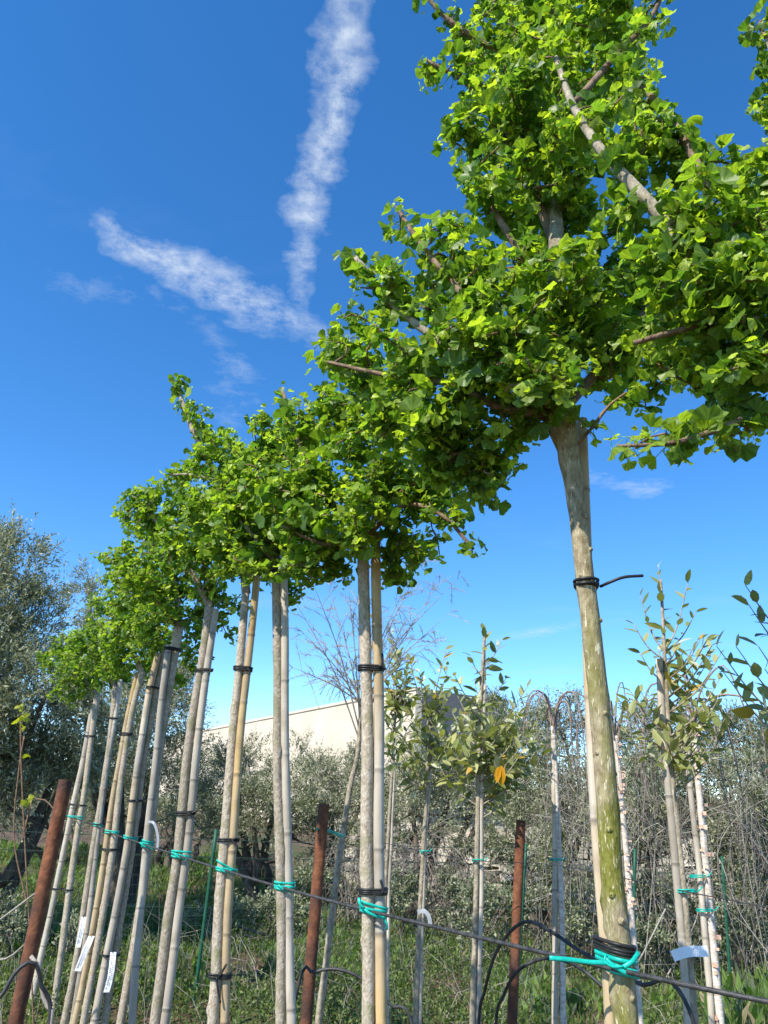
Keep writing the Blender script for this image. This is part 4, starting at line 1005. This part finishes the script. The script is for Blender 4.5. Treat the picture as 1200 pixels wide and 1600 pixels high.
def curl_strip(label, pts, Y, w):
    P = np.array([at(x, y, Y) for x, y in pts]); P[:, 1] += np.linspace(-.03, -.07, len(P)); P, t = smoothpath(P, .01)
    Tn = nrm(np.gradient(P, axis=0)); sd_ = nrm(np.cross(Tn, np.array([0, -1., .3]))) * w * mpp(*pts[0], Y) / 2; nn = nrm(np.cross(Tn, sd_)) * .0006
    V = np.concatenate([np.stack([p + s for s in (a, -a)]) + c for c0_ in (1, -1) for p, a, c in zip(P, sd_, nn * c0_)]); n = len(P)
    F = []
    for o in (0, 2 * n):
        for i in range(n - 1): F.append([o + 2 * i, o + 2 * i + 1, o + 2 * i + 3, o + 2 * i + 2])
    solo('plant_label', MB().add(V, F), M['film' if w < 10 else 'tag'], label, 'label', 'white plant labels')
curl_strip('curled translucent white label strip on the sixth ginkgo', [(234, 1284), (243, 1285), (249, 1297), (252, 1312), (251, 1328)], 3.9, 3.6)
curl_strip('curved white label strip on the leftmost slender leafy sapling', [(652, 1424), (662, 1422), (669, 1430), (671, 1444)], 5.2, 6)
curl_strip('broad white label strip on the leafy sapling right of the mossy trunk', [(1046, 1492), (1056, 1487), (1068, 1483), (1082, 1482), (1094, 1481)], 3.2, 15)

# ------------------------------------------------------------------ second row of saplings
def stem_pair(root_name, label, tr, hw, cane_px, chw, Y, group, cat, bark_m, tint=(1, 1, 1), cane_label=None):
    P = ground_extend(np.array([at(x, y, Y) for x, y in tr])); s = mpp(tr[0][0], tr[0][1], Y)
    root = empty(root_name, (P[0][0], P[0][1], 0)); tag(root, label, cat, group)
    rr = np.r_[hw[0] * 1.1, np.interp(np.linspace(0, 1, len(tr)), [0, 1], hw)] * s
    mb = MB(); bark(mb, P, rr, 9, 12, tint); part('trunk', mb, bark_m, root)
    if cane_px:
        C = ground_extend(np.array([at(x, y, Y + .005) for x, y in cane_px])); cane(cane_label, C, chw * s, [WHT, GRY, WHT, WHT])
        bpy.context.scene.collection.objects[-1]['group'] = 'bamboo canes staking the saplings'
    return root, P
def sapling(label, tr, hw, cane_px, chw, Y, shoots, cane_label, leafpx, dens, extra=None, tri=(1, 1, 1)):
    root, P = stem_pair('leafy_sapling', label, tr, hw, cane_px, chw, Y, 'broad-leaved saplings in the second row', 'sapling', M['limb'], tri, cane_label)
    tw = MB(); pos, yd, zh, sc, ti = [], [], [], [], []
    s = mpp(tr[-1][0], tr[-1][1], Y)
    for (pts) in shoots:
        Q = np.array([at(x, y, Y + dy) for x, y, dy in pts]); Q, t = smoothpath(Q, .02)
        tube(tw, Q, np.linspace(.0045, .0016, len(Q)) * (Y / 4.5) ** .3, 5, rng.uniform(.9, 1.1) * np.array([1, 1, 1]))
        d = np.gradient(Q, axis=0); Ls = np.linalg.norm(np.diff(Q, axis=0), axis=1).sum()
        nL = max(4, int(Ls / (.022 / dens)))
        for j in range(nL):
            f_ = .12 + .88 * j / (nL - 1); i = min(int(f_ * (len(Q) - 1)), len(Q) - 1); dd = nrm(d[i])
            rp = nrm(np.cross(dd, rng.normal(0, 1, 3))); l = nrm(.55 * dd + rp * 1.0 + np.array([0, 0, -.15 if f_ < .7 else .45]))
            pos.append(Q[i]); yd.append(l); zh.append(nrm(np.array([0, 0, 1.]) + .4 * SUN + rng.normal(0, .6, 3)))
            sc.append(leafpx * s * rng.uniform(.55, 1.15) * (1 - .4 * max(0, f_ - .6)))
            m = rng.random(); c = np.array([.15, .19, .055]) * (1 - m) + np.array([.40, .40, .17]) * m
            if rng.random() < .12: c = np.array([.55, .55, .38])
            if rng.random() < .02: c = np.array([.45, .30, .05])
            ti.append(c)
    if extra is not None:
        for (x, y, dx, dy, L_) in extra:
            a = at(x, y, Y - .26); pos.append(a); yd.append(nrm(at(x + dx, y + dy, Y - .26) - a)); zh.append(np.array([0, -1., .2])); sc.append(L_ * s); ti.append(np.array([.62, .30, .01]))
    part('shoots', tw, M['limb'], root, kind='stuff')
    pos = np.array(pos); Rm = basis(np.array(yd), np.array(zh)); ti = np.array(ti); sc = np.array(sc); n = len(pos)
    order = np.argsort(-sc)[:300]; cache = {}
    idx = rng.integers(0, len(OV), n); q = [tuple(c) for c in np.round(ti * 14).astype(int)]
    for i in order:
        key = (int(idx[i]), q[i])
        if key not in cache: cache[key] = raw_mesh('leaf', *OV[key[0]], np.tile(ti[i], (len(OV[key[0]][0]), 1)), M['broad_leaf'])
        o = bpy.data.objects.new('leaf', cache[key]); col.objects.link(o); o.parent = root
        o.matrix_basis = Matrix([list(Rm[i][0] * sc[i]) + [pos[i][0] - P[0][0]], list(Rm[i][1] * sc[i]) + [pos[i][1] - P[0][1]], list(Rm[i][2] * sc[i]) + [pos[i][2]], [0, 0, 0, 1]])
    rest = np.setdiff1d(np.arange(n), order)
    if len(rest):
        V, Lp, S, T = scatter(OV, idx[rest], pos[rest], Rm[rest], sc[rest], ti[rest])
        o = link('foliage', raw_mesh('foliage', V - np.array([P[0][0], P[0][1], 0]), Lp, S, T, M['broad_leaf'], True), root); o['kind'] = 'stuff'
def fan(stem, ends, k=.45):
    """side shoots leaving a stem polyline (px,py) towards ends (px,py,dY)"""
    S = np.array(stem, float); out = []
    for (x, y, dy) in ends:
        ys = np.clip(y + abs(x - np.interp(y, S[::-1, 1], S[::-1, 0])) * .9 + 14, S[-1, 1], S[0, 1]); sx_ = np.interp(ys, S[::-1, 1], S[::-1, 0])
        out.append([(sx_, ys, 0), (sx_ + (x - sx_) * .55, ys + (y - ys) * .38, dy * .6), (x, y, dy)])
    return out
def rand_ends(cx_, cy_, rx, ry, n, dmax):
    o = []
    for _ in range(n):
        a, r_ = rng.uniform(0, 6.28), math.sqrt(rng.uniform(.1, 1)); o.append((cx_ + rx * r_ * math.cos(a), cy_ + ry * r_ * math.sin(a), rng.uniform(-dmax, dmax)))
    return o
st = [(738, 1600), (744, 1400), (748, 1200), (752, 1080), (757, 992)]
sapling('leafy sapling with a tall leader, a torn white tip and one orange leaf', st, [5, 3], [(746, 1600), (751, 1400), (754, 1200), (757, 1070)], 4.5, 4.5,
        [[(757, 1080, 0), (758, 1030, 0), (757, 985, 0)]] + fan(st, rand_ends(765, 1100, 72, 75, 18, .2) + rand_ends(775, 1165, 85, 50, 18, .22) + rand_ends(700, 1140, 40, 65, 11, .2) + [(785, 1000, 0), (735, 1025, 0), (790, 1060, .1)]),
        'pale slim cane of the sapling with the orange leaf', 25, .8, [(783, 1196, 1, 28, 28), (779, 1198, -3, 24, 22)])
st = [(649, 1600), (655, 1450), (662, 1320), (668, 1220), (672, 1120)]
sapling('leafy sapling with the curved white label strip, left of the tall leader', st, [4.5, 3], [(654, 1600), (659, 1450), (665, 1320), (672, 1180), (677, 1105)], 3.6, 5.3,
        [[(674, 1130, 0), (683, 1070, 0), (697, 1015, 0)]] + fan(st, rand_ends(680, 1115, 52, 52, 18, .2) + rand_ends(650, 1165, 48, 44, 16, .2) + [(640, 1030, 0), (700, 1040, 0), (655, 1050, .1)]),
        'pale slim cane of the sapling with the curved label strip', 22, .8)
st = [(596, 1600), (602, 1400), (608, 1280), (614, 1190), (618, 1110)]
sapling('leafy sapling half hidden behind the second ginkgo cane', st, [3.6, 2.4], [(604, 1600), (608, 1400), (612, 1280), (616, 1190)], 3, 6.1,
        [[(617, 1130, 0), (618, 1060, 0), (614, 990, 0)]] + fan(st, rand_ends(624, 1115, 30, 70, 18, .2) + rand_ends(622, 1060, 24, 50, 10, .1)),
        'slim cane of the sapling behind the second ginkgo', 20, .8)
st = [(1086, 1600), (1072, 1430), (1058, 1290), (1050, 1210), (1044, 1120), (1038, 1020), (1032, 905)]
sapling('leafy sapling with grey green leaves and a bare pointed top, right of the mossy trunk', st, [6.5, 2.6], [(1074, 1600), (1062, 1430), (1050, 1290), (1044, 1215), (1036, 1120), (1030, 1030)], 7, 3.25,
        [[(1038, 1020, 0), (1034, 950, 0), (1029, 885, 0)]] + fan(st[:6], rand_ends(1060, 1050, 88, 68, 20, .2) + rand_ends(1055, 1120, 98, 58, 24, .22) + [(1000, 930, .05), (1075, 910, .0), (1088, 955, .05), (1090, 1000, 0), (990, 975, 0), (1000, 1020, 0), (985, 1080, 0), (1120, 1090, 0)]),
        'white cane of the sapling with the broad label strip', 27, .62)
st = [(1330, 1600), (1300, 1400), (1275, 1200), (1262, 1100), (1255, 980), (1250, 850)]
sapling('leafy sapling cut off by the right edge, its large leaves reaching in', st, [9, 4], [(1345, 1600), (1312, 1400), (1285, 1200), (1270, 1090)], 7, 2.3,
        [[(1255, 980, 0), (1252, 900, 0), (1246, 790, 0)]] + fan(st, [(1165, 915, 0), (1170, 945, .0), (1150, 1010, -.05), (1185, 1010, 0), (1120, 1010, 0), (1130, 1050, .1), (1175, 1080, -.05), (1180, 1140, 0), (1195, 1045, 0), (1195, 1110, .1)] + rand_ends(1300, 1030, 70, 120, 14, .2)),
        'cane of the sapling cut off by the right edge', 40, .55)

# ------------------------------------------------------------------ weeping trees with pale bark
def weeping(label, tr, hw, cane_px, chw, Y, n, spanx, drop, cane_label, peel, seed):
    root, P = stem_pair('weeping_tree', label, tr, hw, cane_px, chw, Y, 'bare weeping trees in the second row', 'tree', M['pale_bark'], (1, 1, 1), cane_label)
    rr = np.random.default_rng(seed); s = mpp(tr[-1][0], tr[-1][1], Y); top = P[-1]
    big, mb = MB(), MB()
    for k in range(n):
        a = 6.283 * k / n + rr.normal(0, .3); R_ = spanx * s * rr.uniform(.45, 1.0); up_ = s * rr.uniform(15, 90); dr = drop * s * rr.uniform(.4, 1.0)
        dx, dy = math.cos(a) * R_, math.sin(a) * R_
        Q = [top - (0, 0, .02), top + (dx * .22, dy * .22, up_ * .75), top + (dx * .6, dy * .6, up_), top + (dx * .9, dy * .9, up_ * .45), top + (dx, dy, -dr * .5), top + (dx * 1.02, dy * 1.02, -dr)]
        Q, t = smoothpath(np.array(Q) + rr.normal(0, .012, (6, 3)), .04)
        tube(big, Q, .0055 * (1 - t) + .0011, 4, cap=False)
        for _ in range(2):
            i = rr.integers(len(Q) // 5, len(Q) - 1); ln = s * rr.uniform(40, drop); d = np.array([dx, dy, 0]) * .25 + rr.normal(0, .07, 3); d[2] = abs(d[2])
            W_ = [Q[i], Q[i] + d * .5 + (0, 0, .02), Q[i] + d - (0, 0, ln * .3), Q[i] + d * 1.15 - (0, 0, ln)]
            W_, t2 = smoothpath(np.array(W_), .05); tube(mb, W_, .0018 * (1 - t2) + .0007, 3, cap=False)
    part('branches', big, M['pink_twig'], root, kind='stuff'); part('hanging_twigs', mb, M['pink_twig'], root, kind='stuff')
    if peel:
        fl = MB()
        for _ in range(90):
            z = rr.uniform(.7, top[2] - .05); c = on(P, z); a = rr.uniform(0, 6.28); r0 = hw[0] * s * 1.02; t_ = np.array([-math.sin(a), math.cos(a), 0]); n_ = np.array([math.cos(a), math.sin(a), 0])
            w, h = rr.uniform(.006, .016), rr.uniform(.006, .022); p = np.array([c[0], c[1], z]) + n_ * r0 * .95; cu = rr.uniform(.006, .018)
            fl.add([p - t_ * w, p - t_ * w + (0, 0, h), p + n_ * cu * .3 + (0, 0, h), p + n_ * cu * .3, p + t_ * w * .8 + n_ * cu, p + t_ * w * .8 + n_ * cu + (0, 0, h)], [[0, 3, 2, 1], [3, 4, 5, 2]])
        part('bark_flakes', fl, M['peel'], root, kind='stuff')
weeping('bare weeping tree with straight pale trunk between rusty post and mossy trunk', [(880, 1600), (877, 1400), (872, 1300), (868, 1200), (864, 1135)], [5, 4], [(868, 1600), (867, 1400), (866, 1250), (865, 1150)], 5, 4.9, 10, 75, 150, 'white cane of the weeping tree beside the right rusty post', False, 5)
weeping('bare weeping tree with flaking bark directly behind the mossy trunk', [(1000, 1600), (984, 1400), (974, 1280), (966, 1190), (962, 1150)], [5.5, 4.5], [(988, 1600), (974, 1400), (966, 1280), (960, 1165)], 4, 5.3, 9, 80, 150, 'cane of the weeping tree behind the mossy trunk', True, 6)
weeping('bare weeping tree with peeling pinkish bark, right of the leafy sapling', [(1126, 1600), (1110, 1430), (1100, 1320), (1090, 1215), (1082, 1130)], [6.5, 5], [(1112, 1600), (1098, 1430), (1088, 1320), (1078, 1210), (1072, 1120)], 5, 3.9, 11, 100, 170, 'white cane of the weeping tree with peeling bark', True, 8)

# ------------------------------------------------------------------ tamarisk sapling
def tamarisk():
    tr = [(497, 1600), (510, 1499), (523, 1394), (532, 1330), (547, 1232), (559, 1180), (563, 1124)]
    root, P = stem_pair('tamarisk_sapling', 'feathery nearly leafless tamarisk sapling with leaning grey stem, tied to the middle post', tr, [6, 4], None, 0, 4.9, None, 'sapling', M['limb'])
    mb, fe = MB(), MB(); Y = 4.9; top = (563, 1130)
    ends = [(455, 930), (480, 890), (470, 985), (510, 910), (540, 880), (500, 1000), (580, 890), (600, 900), (640, 900), (660, 880), (690, 905), (720, 900), (700, 960), (680, 1000), (640, 960), (450, 1040), (520, 1060), (610, 990), (590, 960), (560, 940)]
    for i, (x, y) in enumerate(ends):
        dy = rng.uniform(-.35, .35); sy = rng.uniform(1090, 1160); sx_ = np.interp(sy, [1124, 1180], [563, 559])
        Q = np.array([at(sx_, sy, Y), at(sx_ + (x - sx_) * .35, sy + (y - sy) * .45, Y + dy * .4), at(sx_ + (x - sx_) * .75, sy + (y - sy) * .8, Y + dy * .8), at(x, y, Y + dy)]); Q, t = smoothpath(Q, .03)
        tube(mb, Q, .0045 * (1 - t) + .0009, 4, cap=False)
        for j in range(15):
            k = rng.integers(len(Q) // 4, len(Q)); d = nrm(nrm(Q[min(k + 1, len(Q) - 1)] - Q[k - 1]) + rng.normal(0, .75, 3)) * rng.uniform(.07, .22)
            W_ = np.array([Q[k], Q[k] + d * .5, Q[k] + d + np.array([0, 0, -.03])]); tube(mb, W_, [.0018, .0014, .0009], 3, cap=False)
            for m in range(16):
                f_ = rng.uniform(.2, 1); p = Q[k] + d * f_ + np.array([0, 0, -.03 * f_ * f_]); q = nrm(nrm(d) + rng.normal(0, .5, 3)) * rng.uniform(.015, .04)
                tube(fe, np.array([p, p + q]), [.0009, .0006], 3, (rng.uniform(.8, 1.3)) * np.array([1.15, 1.15, .72]), cap=False)
    part('branches', mb, M['dead_twig'], root, kind='stuff'); part('feathery_shoots', fe, M['dead_twig'], root, kind='stuff')
tamarisk()
# turquoise tape from the middle post to the tamarisk
def tape_line(label, pts, Y0, Y1, r):
    P = np.array([at(x, y, Y0 + (Y1 - Y0) * i / (len(pts) - 1)) for i, (x, y) in enumerate(pts)]); mb = MB()
    P2, _ = smoothpath(P, .02); tube(mb, P2, r, 5, flat=.5); tube(mb, P2 + np.array([0, .004, -.008]), r, 5, flat=.5)
    solo('plastic_tie', mb, M['tape'], label, 'tie', 'turquoise ties on the wire')
tape_line('turquoise tie between the middle rusty post and the tamarisk stem', [(495, 1294), (506, 1295), (522, 1300), (534, 1305), (540, 1303)], 4.35, 4.86, .005)
for lab, x, y, Y, w in (('turquoise tie on the sapling with the curved label strip', 663, 1331, 5.3, 7), ('turquoise tie on the sapling with the orange leaf', 747, 1345, 4.5, 9), ('turquoise tie on the weeping tree beside the right rusty post', 869, 1344, 4.9, 10), ('turquoise tie on the leafy sapling right of the mossy trunk', 1071, 1393, 3.25, 15), ('upper turquoise tie on the weeping tree with peeling bark', 1090, 1370, 3.9, 12), ('lower turquoise tie on the weeping tree with peeling bark', 1101, 1423, 3.9, 12)):
    c = at(x, y, Y); s = mpp(x, y, Y); mb = MB()
    for j in range(2):
        a = np.linspace(0, 6.283, 20); P = np.stack([c[0] + math.copysign(1, 1) * w * s * np.cos(a), c[1] + .028 * np.sin(a), c[2] + j * .006 + .08 * w * s * np.cos(a + j)], 1); P[-1] = P[0]; tube(mb, P, .003, 5, cap=False)
    tube(mb, np.array([c + (w * s, -.01, 0), c + (w * s * 1.3, -.02, .01), c + (w * s * 1.6, -.02, .022)]), .003, 5)
    solo('plastic_tie', mb, M['tape'], lab, 'tie', 'turquoise ties on the second wire')
P2 = np.array([at(560, 1308, 6.6), at(663, 1331, 5.25), at(747, 1345, 4.45), at(870, 1352, 4.45), at(1071, 1393, 3.2), at(1260, 1430, 2.7), at(1500, 1480, 2.1)])
solo('support_wire', tube(MB(), smoothpath(P2, .05)[0], .0022, 5), M['wire'], 'thin dark wire along the second row of saplings', 'wire')

# ------------------------------------------------------------------ black irrigation hoses
def hose(label, pts, Y0, Y1, r):
    P = [at(x, y, Y0 + (Y1 - Y0) * i / (len(pts) - 1)) for i, (x, y) in enumerate(pts)]
    for e_, o_ in ((0, 1), (-1, -2)):
        d = P[e_] - P[o_]; g = np.array([P[e_][0] + np.clip(d[0] * 1.5, -.5, .5), P[e_][1] + np.clip(d[1], -.2, .2), .02])
        P = [g] + P if e_ == 0 else P + [g]
    solo('irrigation_hose', tube(MB(), smoothpath(np.array(P), .03)[0], r, 8), M['hose'], label, 'hose', 'black irrigation hoses')
hose('black hose arching in front of the middle rusty post', [(466, 1540), (490, 1520), (518, 1514), (548, 1520), (580, 1540), (612, 1572), (645, 1605)], 4.0, 3.9, .0075)
hose('black hose arching high past the right rusty post', [(748, 1600), (757, 1550), (772, 1496), (795, 1458), (824, 1440), (860, 1455), (900, 1482), (945, 1508), (1000, 1538), (1080, 1585)], 4.2, 3.0, .0075)
hose('lower black hose arching past the right rusty post', [(775, 1600), (785, 1560), (806, 1520), (840, 1500), (872, 1499), (905, 1512), (945, 1545), (985, 1590)], 4.3, 3.6, .0075)
hose('black hose running to the foot of the leaning rusty post', [(-30, 1590), (0, 1560), (22, 1522), (45, 1503), (58, 1510), (66, 1545), (78, 1600)], 3.4, 3.5, .008)

# ------------------------------------------------------------------ vine shoot and dry sticks at the left
def vine():
    Y = 6.2; base = at(40, 1500, Y); root = empty('vine_shoot', (base[0], base[1], 0)); tag(root, 'thin brown vine shoot with yellow green leaves at the left edge', 'vine')
    mb = MB(); V0 = MB()
    for pts in ([(52, 1600), (46, 1450), (38, 1300), (33, 1190), (32, 1120)], [(44, 1420), (22, 1310), (30, 1200), (38, 1150)], [(38, 1300), (50, 1255), (70, 1250), (90, 1272)]):
        P = np.array([at(x, y, Y) for x, y in pts])
        if pts[0][1] == 1600: P = ground_extend(P)
        tube(mb, smoothpath(P, .05)[0], .006, 5)
    part('stem', mb, M['twig'], root)
    for (x, y) in [(22, 1120), (30, 1112), (38, 1118), (26, 1132), (44, 1115), (34, 1128), (20, 1128), (42, 1128), (34, 1180), (40, 1250), (48, 1258), (58, 1252)]:
        t_ = GK_HI[rng.integers(len(GK_HI))]; o = link('leaf', raw_mesh('leaf', t_[0], t_[1], t_[2], np.tile([.34, .36, .03], (len(t_[0]), 1)), M['ginkgo_leaf']), root)
        p = at(x, y, Y) - np.array([base[0], base[1], 0]); Rm = basis(nrm(rng.normal(0, 1, (1, 3)) + (0, 0, .2)), nrm(rng.normal(0, .5, (1, 3)) + SUN))[0]; s_ = .042
        o.matrix_basis = Matrix([list(Rm[0] * s_) + [p[0]], list(Rm[1] * s_) + [p[1]], list(Rm[2] * s_) + [p[2]], [0, 0, 0, 1]])
vine()
for i, (lab, pts, Y, r) in enumerate((('long bare dry stick leaning left of the rusty post', [(60, 1392), (0, 1437), (-60, 1480)], 4.2, .004), ('forked dry stick at the foot of the leaning post', [(45, 1470), (15, 1497), (-20, 1530)], 4.0, .004),
        ('pale bent dry stick crossing the foot of the last ginkgo', [(48, 1494), (56, 1500), (62, 1530), (70, 1570), (80, 1605)], 3.5, .008), ('dry stick among the weeds right of the mossy trunk', [(1040, 1420), (1010, 1480), (985, 1530)], 6.5, .006))):
    P = np.array([at(x, y, Y) for x, y in pts]); e_ = P[-1].copy(); e_[2] = 0; e_[0] += (P[-1] - P[-2])[0] * 1.5
    solo('dry_stick', tube(MB(), smoothpath(np.vstack([P, e_]), .04)[0], r, 6), M['dead_twig'], lab, 'stick', 'dry sticks')
